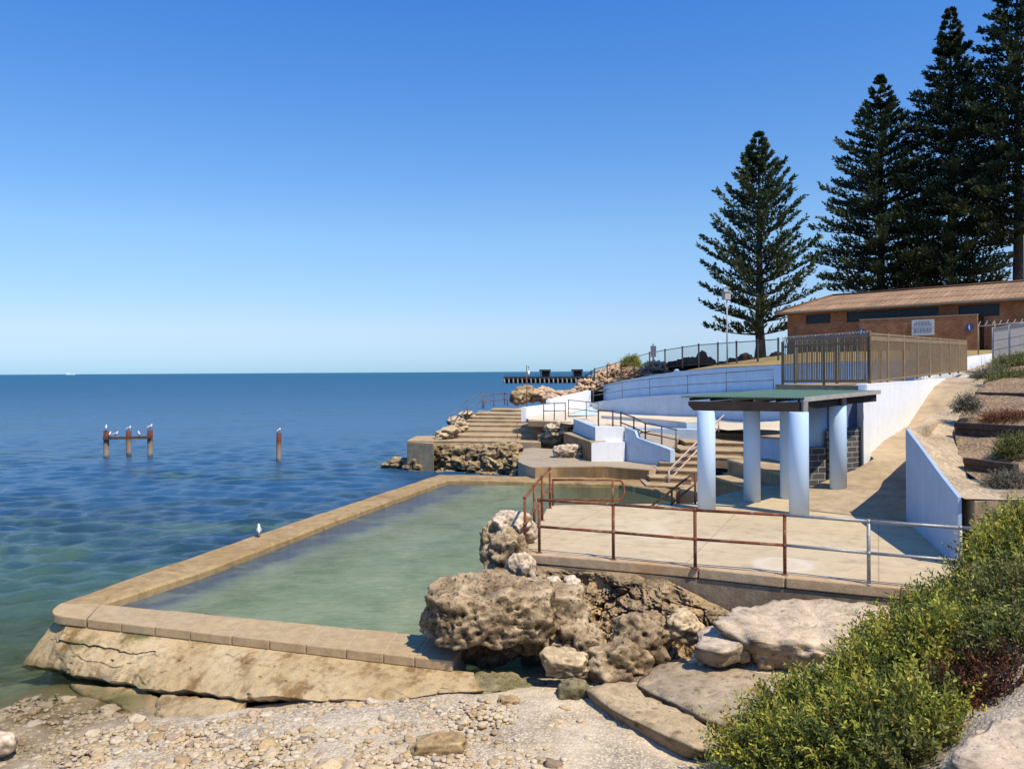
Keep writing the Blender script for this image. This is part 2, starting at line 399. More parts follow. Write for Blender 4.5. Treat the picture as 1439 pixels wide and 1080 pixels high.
def rock_mat(name, a, b, c, dk, pits=9, bump=.8, scale=1.0, bd=.05, low=None):
    t = NT(name); n1 = t.noise(1.1*scale, 7, .65, dist=.6)
    r1 = t.ramp(n1, 0, [(.28, a), (.5, b), (.72, c)])
    n2 = t.noise(5*scale, 6, .7, dist=.3); r2 = t.ramp(n2, 0, [(.25, .5), (.5, .95), (.8, 1.15)])
    cc = t.mix(1.0, r1, r2, 'MULTIPLY')
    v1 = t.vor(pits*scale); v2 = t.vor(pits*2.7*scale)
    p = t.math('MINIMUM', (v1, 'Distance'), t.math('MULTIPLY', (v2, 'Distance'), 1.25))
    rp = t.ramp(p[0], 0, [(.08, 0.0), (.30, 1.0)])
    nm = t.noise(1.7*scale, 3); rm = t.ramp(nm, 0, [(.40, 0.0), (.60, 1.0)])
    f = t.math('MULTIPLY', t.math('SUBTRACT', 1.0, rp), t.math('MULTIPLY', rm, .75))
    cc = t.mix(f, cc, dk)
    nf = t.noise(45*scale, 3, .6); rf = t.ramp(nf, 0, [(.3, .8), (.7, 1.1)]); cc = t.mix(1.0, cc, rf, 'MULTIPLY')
    sn = t.n('ShaderNodeSeparateXYZ'); t.l(t.pos, 'Normal', sn, 0); nzz = t.math('ADD', (sn, 2), t.math('MULTIPLY', t.math('SUBTRACT', n1, .5), .9)); rz_ = t.ramp(nzz[0], 0, [(.0, .50), (.35, .82), (.75, 1.12)]); cc = t.mix(1.0, cc, rz_, 'MULTIPLY')  # upward faces lighter, steep and downward faces darker
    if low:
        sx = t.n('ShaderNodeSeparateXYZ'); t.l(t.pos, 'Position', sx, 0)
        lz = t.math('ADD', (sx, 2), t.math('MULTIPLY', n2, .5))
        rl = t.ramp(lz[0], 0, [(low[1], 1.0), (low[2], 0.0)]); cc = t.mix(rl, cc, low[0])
    pt = t.ramp(t.pos, 'Pointiness', [(.40, .12), (.475, .72), (.52, 1.0), (.60, 1.35)]); cc = t.mix(1.0, cc, pt, 'MULTIPLY')  # crevice shade put into the colour: hollows darker, ridges lighter
    t.color(cc)
    h = t.math('ADD', t.math('MULTIPLY', rp, .5), t.math('ADD', n2, t.math('MULTIPLY', nf, .25)))
    t.bump(h, bump, bd); t.set(Roughness=.95, Specular_IOR_Level=.15); return t.m
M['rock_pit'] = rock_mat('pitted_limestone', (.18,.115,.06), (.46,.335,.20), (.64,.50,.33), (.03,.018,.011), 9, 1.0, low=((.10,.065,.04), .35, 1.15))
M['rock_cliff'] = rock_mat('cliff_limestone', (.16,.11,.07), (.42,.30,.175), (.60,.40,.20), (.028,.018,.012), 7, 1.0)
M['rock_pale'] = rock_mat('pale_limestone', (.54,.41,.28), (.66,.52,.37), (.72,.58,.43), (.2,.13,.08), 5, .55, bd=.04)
M['rock_grey'] = rock_mat('grey_slab_rock', (.35,.265,.17), (.47,.36,.235), (.60,.46,.31), (.12,.08,.05), 4, .45, bd=.03)
M['rock_tan'] = rock_mat('tan_slab_rock', (.48,.35,.195), (.58,.435,.26), (.64,.49,.30), (.15,.09,.05), 4, .5, bd=.03)
M['rock_ochre'] = rock_mat('ochre_rock', (.30,.19,.085), (.42,.29,.15), (.50,.37,.20), (.12,.07,.03), 7, .6, bd=.03)
M['rock_rubble'] = rock_mat('rubble_rock', (.20,.135,.07), (.40,.285,.155), (.58,.44,.25), (.025,.015,.009), 2.6, .9, .6, .12, low=((.09,.075,.045), .0, .5))
M['rock_pink'] = rock_mat('pinkish_rock', (.44,.26,.14), (.62,.43,.28), (.70,.54,.38), (.12,.07,.045), 1.5, .8, .4, .15)
M['rock_dark'] = rock_mat('dark_basalt', (.022,.017,.016), (.035,.027,.025), (.05,.04,.036), (.012,.01,.01), 1.5, .6, .4, .15)
M['rock_moss'] = rock_mat('weedy_rock', (.16,.14,.065), (.27,.225,.125), (.38,.32,.2), (.05,.04,.02), 7, .8)

def brick_mat():
    t = NT('orange_brick'); tc = t.n('ShaderNodeTexCoord'); mp = t.n('ShaderNodeMapping')
    t.l(tc, 'UV', mp, 0); b = t.n('ShaderNodeTexBrick'); t.l(mp, 0, b, 'Vector')
    b.inputs['Color1'].default_value = (.40,.165,.07,1); b.inputs['Color2'].default_value = (.28,.105,.045,1)
    b.inputs['Mortar'].default_value = (.36,.24,.15,1); b.inputs['Scale'].default_value = 1
    b.inputs['Mortar Size'].default_value = .008; b.inputs['Brick Width'].default_value = .24; b.inputs['Row Height'].default_value = .086
    n = t.noise(1.2, 5); r = t.ramp(n, 0, [(.3, .7), (.7, 1.15)]); t.color(t.mix(1.0, b, r, 'MULTIPLY'))
    t.bump((b, 'Fac'), -.4, .008); t.set(Roughness=.9, Specular_IOR_Level=.2); return t.m
M['brick'] = brick_mat()
def tile_mat():
    t = NT('terracotta_tiles'); tc = t.n('ShaderNodeTexCoord')
    b = t.n('ShaderNodeTexBrick'); t.l(tc, 'UV', b, 'Vector'); b.offset = .5
    b.inputs['Color1'].default_value = (.42,.265,.155,1); b.inputs['Color2'].default_value = (.33,.205,.12,1)
    b.inputs['Mortar'].default_value = (.16,.085,.05,1); b.inputs['Scale'].default_value = 1
    b.inputs['Mortar Size'].default_value = .02; b.inputs['Brick Width'].default_value = .33; b.inputs['Row Height'].default_value = .36
    n = t.noise(.6, 6); r = t.ramp(n, 0, [(.3, .78), (.7, 1.2)]); t.color(t.mix(1.0, b, r, 'MULTIPLY'))
    t.bump((b, 'Fac'), -.6, .03); t.set(Roughness=.85, Specular_IOR_Level=.2); return t.m
M['tile'] = tile_mat()
def block_mat():
    t = NT('grey_blockwork'); tc = t.n('ShaderNodeTexCoord')
    b = t.n('ShaderNodeTexBrick'); t.l(tc, 'UV', b, 'Vector')
    b.inputs['Color1'].default_value = (.12,.115,.115,1); b.inputs['Color2'].default_value = (.085,.085,.09,1)
    b.inputs['Mortar'].default_value = (.42,.40,.38,1); b.inputs['Scale'].default_value = 1
    b.inputs['Mortar Size'].default_value = .010; b.inputs['Brick Width'].default_value = .39; b.inputs['Row Height'].default_value = .15
    n = t.noise(3, 5); r = t.ramp(n, 0, [(.3, .75), (.7, 1.15)]); t.color(t.mix(1.0, b, r, 'MULTIPLY'))
    t.set(Roughness=.9, Specular_IOR_Level=.2); return t.m
M['block'] = block_mat()
def ground_mat(name, cols, fine=80, bump=.5, bd=.01, speck=None, vor=0):
    t = NT(name); n1 = t.noise(.55, 6, .6, dist=.5)
    k = len(cols); r1 = t.ramp(n1, 0, [(.3+.4*i/(k-1), c) for i, c in enumerate(cols)])
    n2 = t.noise(fine, 4, .7); r2 = t.ramp(n2, 0, [(.3, .72), (.55, 1.0), (.75, 1.15)]); c = t.mix(1.0, r1, r2, 'MULTIPLY')
    n3 = t.noise(6, 5, .65); r3 = t.ramp(n3, 0, [(.3, .82), (.6, 1.05)]); c = t.mix(1.0, c, r3, 'MULTIPLY')
    h = t.math('ADD', n2, t.math('MULTIPLY', n3, 1.5))
    if speck:
        v = t.vor(speck[1]); rv = t.ramp(v, 'Color', [(.2, .55), (.8, 1.25)]); ve = t.ramp(v, 'Distance', [(.15, 1.0), (.6, .45)])
        nn = t.noise(1.1, 3); rr = t.ramp(nn, 0, [(.35, .15), (.65, .8)])
        c = t.mix(rr, c, t.mix(1.0, t.mix(1.0, c, rv, 'MULTIPLY'), ve, 'MULTIPLY'))
        h = t.math('SUBTRACT', h, t.math('MULTIPLY', (v, 'Distance'), 1.2))
    t.color(c); t.bump(h, bump, bd); t.set(Roughness=.95, Specular_IOR_Level=.15); return t
def beach_mat():
    t = ground_mat('shell_sand', [(.74,.57,.38), (.82,.66,.46), (.84,.70,.51)], 70, .7, .014, ((.3,.2,.1), 28))
    src = t.b.inputs['Base Color'].links[0].from_socket; nd = src.node
    sx = t.n('ShaderNodeSeparateXYZ'); t.l(t.pos, 'Position', sx, 0)
    n = t.noise(1.5, 4); z = t.math('ADD', (sx, 2), t.math('MULTIPLY', n, .22))
    wet = t.ramp(z[0], 0, [(.13, 1.0), (.36, 0.0)])
    x = t.n('ShaderNodeMix', data_type='RGBA'); t.l(wet, 0, x, 0); t.t.links.new(src, x.inputs[6]); x.inputs[7].default_value = (.20,.135,.06,1)
    nw = t.noise(1.3, 5, .65, dist=.6); bed = t.ramp(nw, 0, [(.35, (.05,.055,.022)), (.5, (.15,.15,.065)), (.65, (.30,.27,.14))]); ub = t.ramp(t.math('ADD', (sx, 2), .5)[0], 0, [(.40, 1.0), (.50, 0.0)]); y = t.n('ShaderNodeMix', data_type='RGBA'); t.l(ub, 0, y, 0); t.t.links.new(x.outputs[2], y.inputs[6]); t.l(bed, 0, y, 7); x = y; t.t.links.new(x.outputs[2], t.b.inputs['Base Color'])
    rr = t.ramp(wet, 0, [(0, .95), (1, .35)]); t.l(rr, 0, t.b, 'Roughness'); return t.m
M['beach'] = beach_mat()
M['path'] = ground_mat('sandy_path', [(.58,.435,.265), (.66,.505,.33), (.62,.46,.29)], 50, .4, .015, ((.2,.1,.1), 18)).m
M['ramp'] = mottled('ramp_concrete', (.58,.44,.285), (.46,.345,.22), .5, 60, .93, .2, .006, .3, stain=((.19,.15,.11), .55, .6), grain=.15)
M['soil'] = ground_mat('mulch_soil', [(.34,.21,.12), (.50,.345,.21), (.42,.26,.15)], 22, .8, .04, ((.2,.1,.1), 14)).m
M['floor'] = ground_mat('sand_floor', [(.70,.57,.40), (.78,.65,.48), (.73,.59,.42)], 30, .3, .01).m
M['walkway'] = ground_mat('worn_walkway', [(.40,.32,.225), (.46,.37,.26), (.36,.285,.195)], 30, .3, .01).m
M['lawn'] = ground_mat('dry_lawn', [(.36,.25,.095), (.42,.30,.13), (.30,.23,.08)], 12, .6, .04).m

def leaf_mat(name, gloss=.5, trans=.25):
    t = NT(name); a = t.n('ShaderNodeAttribute', attribute_name='col'); t.color((a, 'Color'))
    t.set(Roughness=gloss, Specular_IOR_Level=.25)
    tr = t.n('ShaderNodeBsdfTranslucent'); t.l(a, 'Color', tr, 'Color')
    mx = t.n('ShaderNodeMixShader'); mx.inputs[0].default_value = trans
    t.l(t.b, 0, mx, 1); t.l(tr, 0, mx, 2); t.l(mx, 0, t.out, 0); return t.m
M['leaf'] = leaf_mat('shrub_leaves')
M['needles'] = leaf_mat('pine_foliage', .6, .1)
def pebble_mat():
    t = NT('beach_stone'); oi = t.n('ShaderNodeObjectInfo')
    s = t.math('FRACT', t.math('ADD', (oi, 'Random'), (t.pos, 'Random Per Island')))
    r = t.ramp(s[0], 0, [(0, (.50,.37,.21)), (.2, (.64,.51,.33)), (.4, (.54,.375,.185)), (.55, (.68,.57,.41)), (.7, (.42,.28,.13)), (.82, (.70,.60,.46)), (.93, (.28,.21,.14)), (1, (.56,.39,.27))])
    n = t.noise(22, 5, .65); rn = t.ramp(n, 0, [(.3, .7), (.65, 1.1)]); c = t.mix(1.0, r, rn, 'MULTIPLY')
    sx = t.n('ShaderNodeSeparateXYZ'); t.l(t.pos, 'Position', sx, 0)
    n2 = t.noise(1.2, 3); z = t.math('ADD', (sx, 2), t.math('MULTIPLY', n2, .25))
    wet = t.ramp(z[0], 0, [(.13, 1.0), (.36, 0.0)]); c = t.mix(t.math('MULTIPLY', wet, .75), c, (.15,.105,.05))
    t.color(c); t.bump(n, .4, .01); t.set(Roughness=.85, Specular_IOR_Level=.25); return t.m
M['pebble'] = pebble_mat()

def batter_mat():
    t = NT('stained_batter'); n1 = t.noise(.9, 6, .6, dist=.5); r1 = t.ramp(n1, 0, [(.3, (.52,.365,.18)), (.6, (.64,.475,.265)), (.75, (.69,.53,.325))])
    n2 = t.noise(7, 6, .7); r2 = t.ramp(n2, 0, [(.28, .55), (.5, .97), (.8, 1.1)]); c = t.mix(1.0, r1, r2, 'MULTIPLY')
    vs = t.vec((1.6, 1.0, .25)); n4 = t.noise(1.5, 5, .6, vs); r4 = t.ramp(n4, 0, [(.52, 0.0), (.64, 1.0)])
    c = t.mix(t.math('MULTIPLY', r4, .8), c, (.22,.115,.035))
    sx = t.n('ShaderNodeSeparateXYZ'); t.l(t.pos, 'Position', sx, 0)
    z = t.math('ADD', (sx, 2), t.math('MULTIPLY', n4, .35)); rz = t.ramp(z[0], 0, [(.16, 1.0), (.40, 0.0)]); c = t.mix(t.math('MULTIPLY', rz, .8), c, (.15,.095,.03))
    gx = t.ramp(t.math('ADD', t.math('MULTIPLY', (sx, 0), -.25), -1.0)[0], 0, [(.45, 0.0), (.62, 1.0)])
    nz = t.noise(1.1, 4); gm = t.math('MULTIPLY', gx, t.ramp(nz, 0, [(.5, 0.0), (.62, .8)])); c = t.mix(gm, c, (.085,.095,.018))
    nf = t.noise(50, 3, .6); rf = t.ramp(nf, 0, [(.3, .8), (.7, 1.08)]); c = t.mix(1.0, c, rf, 'MULTIPLY')
    pt = t.ramp(t.pos, 'Pointiness', [(.42, .15), (.485, .9), (.52, 1.0), (.6, 1.12)]); c = t.mix(1.0, c, pt, 'MULTIPLY')  # shade of cracks and hollows put into the colour
    t.color(c); t.bump(t.math('ADD', n2, t.math('MULTIPLY', nf, .3)), .7, .04); t.set(Roughness=.9, Specular_IOR_Level=.2); return t.m
M['batter'] = batter_mat()
def pile_mat():
    t = NT('rusted_pile'); sx = t.n('ShaderNodeSeparateXYZ'); t.l(t.pos, 'Position', sx, 0)
    n = t.noise(3, 5); z = t.math('ADD', (sx, 2), t.math('MULTIPLY', n, .5))
    mr = t.n('ShaderNodeMapRange'); mr.inputs[2].default_value = 2.6; t.t.links.new(z[0].outputs[0], mr.inputs[0])
    r = t.ramp(mr, 0, [(.08, (.04,.035,.02)), (.2, (.34,.29,.22)), (.45, (.30,.20,.12)), (.55, (.22,.06,.03)), (.85, (.08,.03,.025))])
    t.color(r); t.bump(n, .6, .03); t.set(Roughness=.9); return t.m
M['pile'] = pile_mat()

def sea_mat():
    t = NT('sea_water'); d = t.n('ShaderNodeAttribute', attribute_name='depth'); sh = t.n('ShaderNodeAttribute', attribute_name='far')
    v1 = t.vec((.55, 1, 1)); n1 = t.noise(.16, 5, .6, v1, .8); n0 = t.noise(.75, 4, .6, v1, .6)
    dd = t.math('ADD', (d, 'Fac'), t.math('MULTIPLY', t.math('SUBTRACT', n1, .5), t.math('MULTIPLY', (d, 'Fac'), 2.6)))
    dd = t.math('ADD', dd, t.math('MULTIPLY', t.math('SUBTRACT', n0, .5), t.math('MULTIPLY', (d, 'Fac'), 2.0)))
    mr = t.math('DIVIDE', dd, 4.0, clamp=True)
    c = t.ramp(mr[0], 0, [(0, (.12,.115,.045)), (.1, (.12,.17,.085)), (.24, (.085,.165,.115)), (.40, (.035,.090,.10)), (.58, (.020,.055,.095)), (.75, (.019,.075,.165)), (1, (.022,.088,.195))])
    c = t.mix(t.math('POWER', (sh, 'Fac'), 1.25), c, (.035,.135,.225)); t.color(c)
    va = t.vec((.7, 1.15, 1), (0, 0, .12)); na = t.noise(1.5, 8, .66, va, .4); nb = t.noise(6, 4, .6, va, .4); nc = t.noise(.25, 4, .6, va)
    h = t.math('ADD', t.math('ADD', t.math('MULTIPLY', na, 1.0), t.math('MULTIPLY', nb, .14)), t.math('MULTIPLY', nc, .9))
    t.bump(h, 1.0, .26); t.set(Roughness=.12, IOR=1.33); sp = t.ramp(sh, 'Fac', [(0, .5), (.2, .30), (.45, .10), (1, .03)]); t.l(sp, 0, t.b, 'Specular IOR Level'); rf_ = t.ramp(sh, 'Fac', [(0, .12), (1, .6)]); t.l(rf_, 0, t.b, 'Roughness')
    tr = t.n('ShaderNodeBsdfTransparent'); tr.inputs[0].default_value = (.86,.93,.86,1)
    f = t.ramp(t.math('DIVIDE', dd, 2.0, clamp=True)[0], 0, [(0, .93), (.2, .68), (.5, .28), (.8, 0.0)])
    mx = t.n('ShaderNodeMixShader'); t.l(f, 0, mx, 0); t.l(t.b, 0, mx, 1); t.l(tr, 0, mx, 2); t.l(mx, 0, t.out, 0); return t.m
M['sea'] = sea_mat()
def pool_mat():
    t = NT('pool_water'); w = t.n('ShaderNodeAttribute', attribute_name='rim_strip'); o = t.n('ShaderNodeAttribute', attribute_name='olive')
    n1 = t.noise(.8, 6, .7, dist=.3); r = t.ramp(n1, 0, [(.3, (.24,.32,.18)), (.5, (.40,.49,.29)), (.72, (.58,.63,.41))])
    ww = t.math('ADD', (w, 'Fac'), t.math('MULTIPLY', t.math('SUBTRACT', t.noise(.9, 5, .65, dist=.8), .5), .9)); rw = t.ramp(ww[0], 0, [(.38, 0.0), (.95, .88)])  # darker, bluer strip along the left rim
    c = t.mix(rw, r, (.012,.040,.105)); c = t.mix((o, 'Fac'), c, (.10,.105,.032)); t.color(c)
    va = t.vec((.6, 1.9, 1), (0, 0, .1)); na = t.noise(4.0, 4, .6, va, .6); nb = t.noise(13, 3, .6, va, .3)
    t.bump(t.math('ADD', na, t.math('MULTIPLY', nb, .3)), 1.0, .045); t.set(Roughness=.03, Specular_IOR_Level=.4, IOR=1.33)
    tr = t.n('ShaderNodeBsdfTransparent'); tr.inputs[0].default_value = (.75,.88,.78,1)
    mx = t.n('ShaderNodeMixShader'); mf = t.math('MULTIPLY', t.math('SUBTRACT', 1.0, rw), .50); t.t.links.new(mf[0].outputs[0], mx.inputs[0]); t.l(t.b, 0, mx, 1); t.l(tr, 0, mx, 2); t.l(mx, 0, t.out, 0); return t.m
M['pool'] = pool_mat()
M['foam'] = mottled('sea_foam', (.75,.76,.76), (.85,.85,.85), 6, 60, .8, .3, .01, .2)
def uv_wall(o, sx=1, sz=1):
    """metre UVs for a mesh: along its horizontal run and height (walls), or plan run and slope (roofs)"""
    me = o.data; uv = me.uv_layers.new(name='UVMap'); vs = me.vertices
    for p in me.polygons:
        n = p.normal; hx = Vector((-n.y, n.x, 0)); hx = hx.normalized() if hx.length > 1e-3 else Vector((1, 0, 0)); up = n.cross(hx)
        for li in p.loop_indices:
            c = vs[me.loops[li].vertex_index].co; uv.data[li].uv = (c.dot(hx)*sx, abs(c.dot(up))*sz)
    return o
# ------------------------------------------------------------------ camera, sky, sun
cam = bpy.data.cameras.new('camera'); co = bpy.data.objects.new('camera', cam); col.objects.link(co); sc.camera = co
cam.sensor_width = 36; cam.lens = 36*FOC/1439; cam.clip_start = .1; cam.clip_end = 60000
from mathutils import Matrix
co.matrix_world = Matrix.Translation((0, 0, EYE)) @ Matrix.Rotation(math.pi/2, 4, 'X') @ Matrix.Rotation(-ROLL, 4, 'Z')
cam.shift_y = -(540-CY)/1439
SUN = Vector((.43, -.49, 1.0)).normalized()
world = bpy.data.worlds.new('World'); sc.world = world; world.use_nodes = True
wt = world.node_tree; wt.nodes.clear(); wo = wt.nodes.new('ShaderNodeOutputWorld'); bg = wt.nodes.new('ShaderNodeBackground')
sky = wt.nodes.new('ShaderNodeTexSky'); sky.sky_type = 'NISHITA'; sky.sun_disc = False
sky.sun_elevation = math.asin(SUN.z); sky.sun_rotation = math.atan2(SUN.x, SUN.y)
sky.air_density = 1.0; sky.dust_density = .1; sky.ozone_density = 3.0; sky.altitude = 0
hs = wt.nodes.new('ShaderNodeHueSaturation'); hs.inputs['Saturation'].default_value = 1.06
tn = wt.nodes.new('ShaderNodeMix'); tn.data_type = 'RGBA'; tn.blend_type = 'MULTIPLY'; tn.inputs[0].default_value = 1; 
gc = wt.nodes.new('ShaderNodeTexCoord'); sx_ = wt.nodes.new('ShaderNodeSeparateXYZ'); wr_ = wt.nodes.new('ShaderNodeValToRGB'); wt.links.new(gc.outputs['Generated'], sx_.inputs[0]); wt.links.new(sx_.outputs[2], wr_.inputs[0])
el_ = wr_.color_ramp.elements; el_[0].position = 0; el_[1].position = .5
_sc = lambda c: (*[q/1.9 for q in c], 1)
el_[0].color = _sc((.46,.77,1.37)); el_[1].color = _sc((.66,1.18,1.87))
for p_, c_ in ((.05, (.86,.93,1.24)), (.16, (1.04,1.20,1.36))): n_ = el_.new(p_); n_.color = _sc(c_)
vs_ = wt.nodes.new('ShaderNodeVectorMath'); vs_.operation = 'SCALE'; vs_.inputs['Scale'].default_value = 1.9
wt.links.new(wr_.outputs[0], tn.inputs[7]); wt.links.new(tn.outputs[2], vs_.inputs[0]); wt.links.new(vs_.outputs[0], hs.inputs['Color'])
wt.links.new(sky.outputs[0], tn.inputs[6]); wt.links.new(hs.outputs[0], bg.inputs[0]); wt.links.new(bg.outputs[0], wo.inputs[0])
bg.inputs[1].default_value = .112
sl = bpy.data.lights.new('sun', 'SUN'); sl.energy = 5.0; sl.angle = math.radians(.5); sl.color = (1.0, .90, .69)
so = bpy.data.objects.new('sun', sl); col.objects.link(so); so.rotation_euler = SUN.to_track_quat('Z', 'Y').to_euler(); so.location = (30, -25, 60)
sc.view_settings.view_transform = 'Standard'; sc.view_settings.look = 'None'; sc.view_settings.exposure = 0
sc.render.engine = 'CYCLES'; sc.cycles.max_bounces = 6; sc.cycles.transparent_max_bounces = 12; sc.cycles.use_denoising = True
sc.cycles.sample_clamp_indirect = 4; sc.cycles.caustics_reflective = False; sc.cycles.caustics_refractive = False

# ------------------------------------------------------------------ beach and foreground slope: one sheet, running under the water as sea bed
TER = RBF([(-8.4,13.4,0.0), (-7.7,14.3,-.02), (-9.6,12.0,0.0), (-12,14,-.45), (-10.2,13,-.2), (-12,17,-.9), (-9,16.5,-.6), (-13,24,-1.6), (-20,16,-1.6), (-20,26,-2.5), (-15,10,-.7), (-11,9,-.05), (-6,24,-1.3), (-4,40,-1.8),
    (-6.9,11.1,.1), (-5.6,12.7,.12), (-5.2,11,.3), (-6.5,12.6,.05), (-3,12.1,.52), (-3.2,10,.55), (-1,12.1,.64), (-1,10,.75), (1,11.8,.68), (1,9.5,.74), (2,11,.70), (2.5,10,.70),
    (-8,7,.25), (-4,8,.7), (0,7,.95), (2,8,.86), (2.5,9.2,.80), (2.7,11.5,.86), (4,11.6,1.1), (4.2,12.6,1.2), (2.0,12.8,.8), (3.1,8,1.3), (4,9,1.75), (4.8,10,2.0), (6,9,2.8), (6.6,10.6,2.6), (6,11.8,1.75), (5,11.4,1.55), (7.5,12.3,2.6), (4,6.5,2.4), (3.2,6.6,2.0), (6,7,3.2),
    (8,9,3.4), (9,12,3.3), (9.5,13.3,3.1), (12,12,3.6), (12,8,4.2), (3,4,2.6), (0,4,2.2), (-5,4,.9), (0,0,3.7), (8,0,4.6), (-8,0,1.6), (14,3,5), (0,14,.2), (3,14.5,.3), (-4,14.5,-.3), (0,18,-.6), (6,16,.4), (11,15,2.2), (-14,2,-.4)])
def terrain_z(x, y): return float(TER([(x, y)])[0])
xs = np.arange(-22, 13.01, .14); ys = np.concatenate([np.arange(-2, 8.5, .25), np.arange(8.5, 17, .085), np.arange(17, 30, .3)])
X, Y = np.meshgrid(xs, ys); q = np.stack([X.ravel(), Y.ravel()], 1)
Z = np.concatenate([TER(q[i:i+20000]) for i in range(0, len(q), 20000)])
for i in range(len(q)):
    p = Vector((q[i,0], q[i,1], 0)); a = .05+.13*min(1, max(0, (q[i,0]-3.0)/1.5))
    Z[i] += a*noise.fractal(p*1.1, .9, 2.1, 4)+.012*noise.noise(p*9)
    if 1.5 < q[i,0] < 3.2 and q[i,1] > 12.9 : Z[i] = min(Z[i], .9)
nx, ny = len(xs), len(ys); ii = (np.arange(ny-1)[:, None]*nx+np.arange(nx-1)[None]).ravel()
F = np.stack([ii, ii+1, ii+1+nx, ii+nx], 1)
struct('beach', (np.column_stack([q, Z]), F), M['beach'], smooth=True)

# ------------------------------------------------------------------ sea: one sheet to the horizon, displaced waves near the shore
rows = [9.0]
while rows[-1] < 190: rows.append(rows[-1]*1.0052)
while rows[-1] < 40000: rows.append(rows[-1]*1.06)
ang = np.radians(np.linspace(-66, 66, 521)); R_ = np.array(rows)
X = R_[:, None]*np.tan(ang)[None]*.62; X = np.clip(X, -1e9, 1e9); Yg = np.repeat(R_[:, None], len(ang), 1)
q = np.stack([X.ravel(), Yg.ravel()], 1); wr = np.random.RandomState(3); Z = np.zeros(len(q))
for k in range(64):
    lam = np.exp(wr.uniform(np.log(.4), np.log(2.1))); th = wr.normal(-1.35, .7); am = .0060*lam**.95*wr.uniform(.6, 1.2)
    fade = np.clip((lam*26-q[:, 1]*.55)/(lam*14), 0, 1)*np.clip((185-q[:, 1])/120, 0, 1)
    ph = (q[:, 0]*math.cos(th)+q[:, 1]*math.sin(th))*2*math.pi/lam+wr.uniform(0, 6.28)+1.2*np.sin(q[:, 0]*.21/lam+q[:, 1]*.16/lam+k)
    s = np.sin(ph); Z += am*fade*(s+.5*s*s)
dep = np.full(len(q), 4.0); nr = (q[:, 1] < 34) & (q[:, 0] < 4) & (q[:, 0] > -26)
tz = np.concatenate([TER(q[nr][i:i+20000]) for i in range(0, nr.sum(), 20000)])
dn = np.clip(-tz*.52, 0, 4); bl = np.clip((q[nr][:, 1]-13)/22, 0, 1)
dep[nr] = dn*(1-bl)+np.minimum(4, dn+1.5)*bl
dep = np.where(nr, dep, np.clip(1.2+(np.hypot(q[:, 0]*.8, q[:, 1])-16)*.085, .9, 4.0)); dep = np.where(q[:, 1] > 44, np.maximum(dep, np.clip(2.2+(q[:, 1]-44)*.06, 0, 4)), dep)
Z *= np.clip(dep/1.2+.25, .25, 1)
rn, cn = len(rows), len(ang); ii = (np.arange(rn-1)[:, None]*cn+np.arange(cn-1)[None]).ravel()
keep = ~((q[ii, 0] > 13) & (q[ii, 1] < 40)) & ~((q[ii, 0] > 3.0) & (q[ii, 1] < 30)) & ~((q[ii, 0] > .5) & (q[ii, 1] < 13.5))
F = np.stack([ii, ii+1, ii+1+cn, ii+cn], 1)[keep]
sea = struct('sea', (np.column_stack([q, Z-.0]), F), M['sea'], smooth=True)
fattr(sea, 'depth', dep); fattr(sea, 'far', np.clip((np.log(q[:, 1])-math.log(26))/(math.log(2500)-math.log(26)), 0, 1))

# ------------------------------------------------------------------ tidal pool
WL = .72; RT = .9
Ao, Bo = G(60, 862, RT), G(665, 932, RT); Ai, Bi = G(141, 848, RT), G(665, 898, RT)
Fo, Fi = G(617, 666.5, RT), G(629, 674, RT)
poolwall = thing('pool_wall', 'tan concrete rim of the tidal pool with sloping stained outer face', 'pool wall', (Ao[0], Ao[1], 0))
def lerp(a, b, t): return tuple(a[i]+(b[i]-a[i])*t for i in range(len(a)))
# near coping: ten cast slabs with open joints
mb = MB(); js = [0, .123, .214, .30, .388, .488, .575, .657, .744, .822, .885, .96]
cornerT = .16
NO = [lerp(Ao, Bo, t) for t in js]; NI = [lerp(Ai, Bi, max(0, (t-.123)/.85)) for t in js]
for k in range(1, len(js)-1):
    g = .012
    a, b = lerp(NO[k], NO[k+1], g), lerp(NO[k], NO[k+1], 1-g); c, d = lerp(NI[k], NI[k+1], 1-g), lerp(NI[k], NI[k+1], g)
    dz = rnd.uniform(-.007, .007); mb.prism([a, b, c, d], RT-.165, RT+dz)
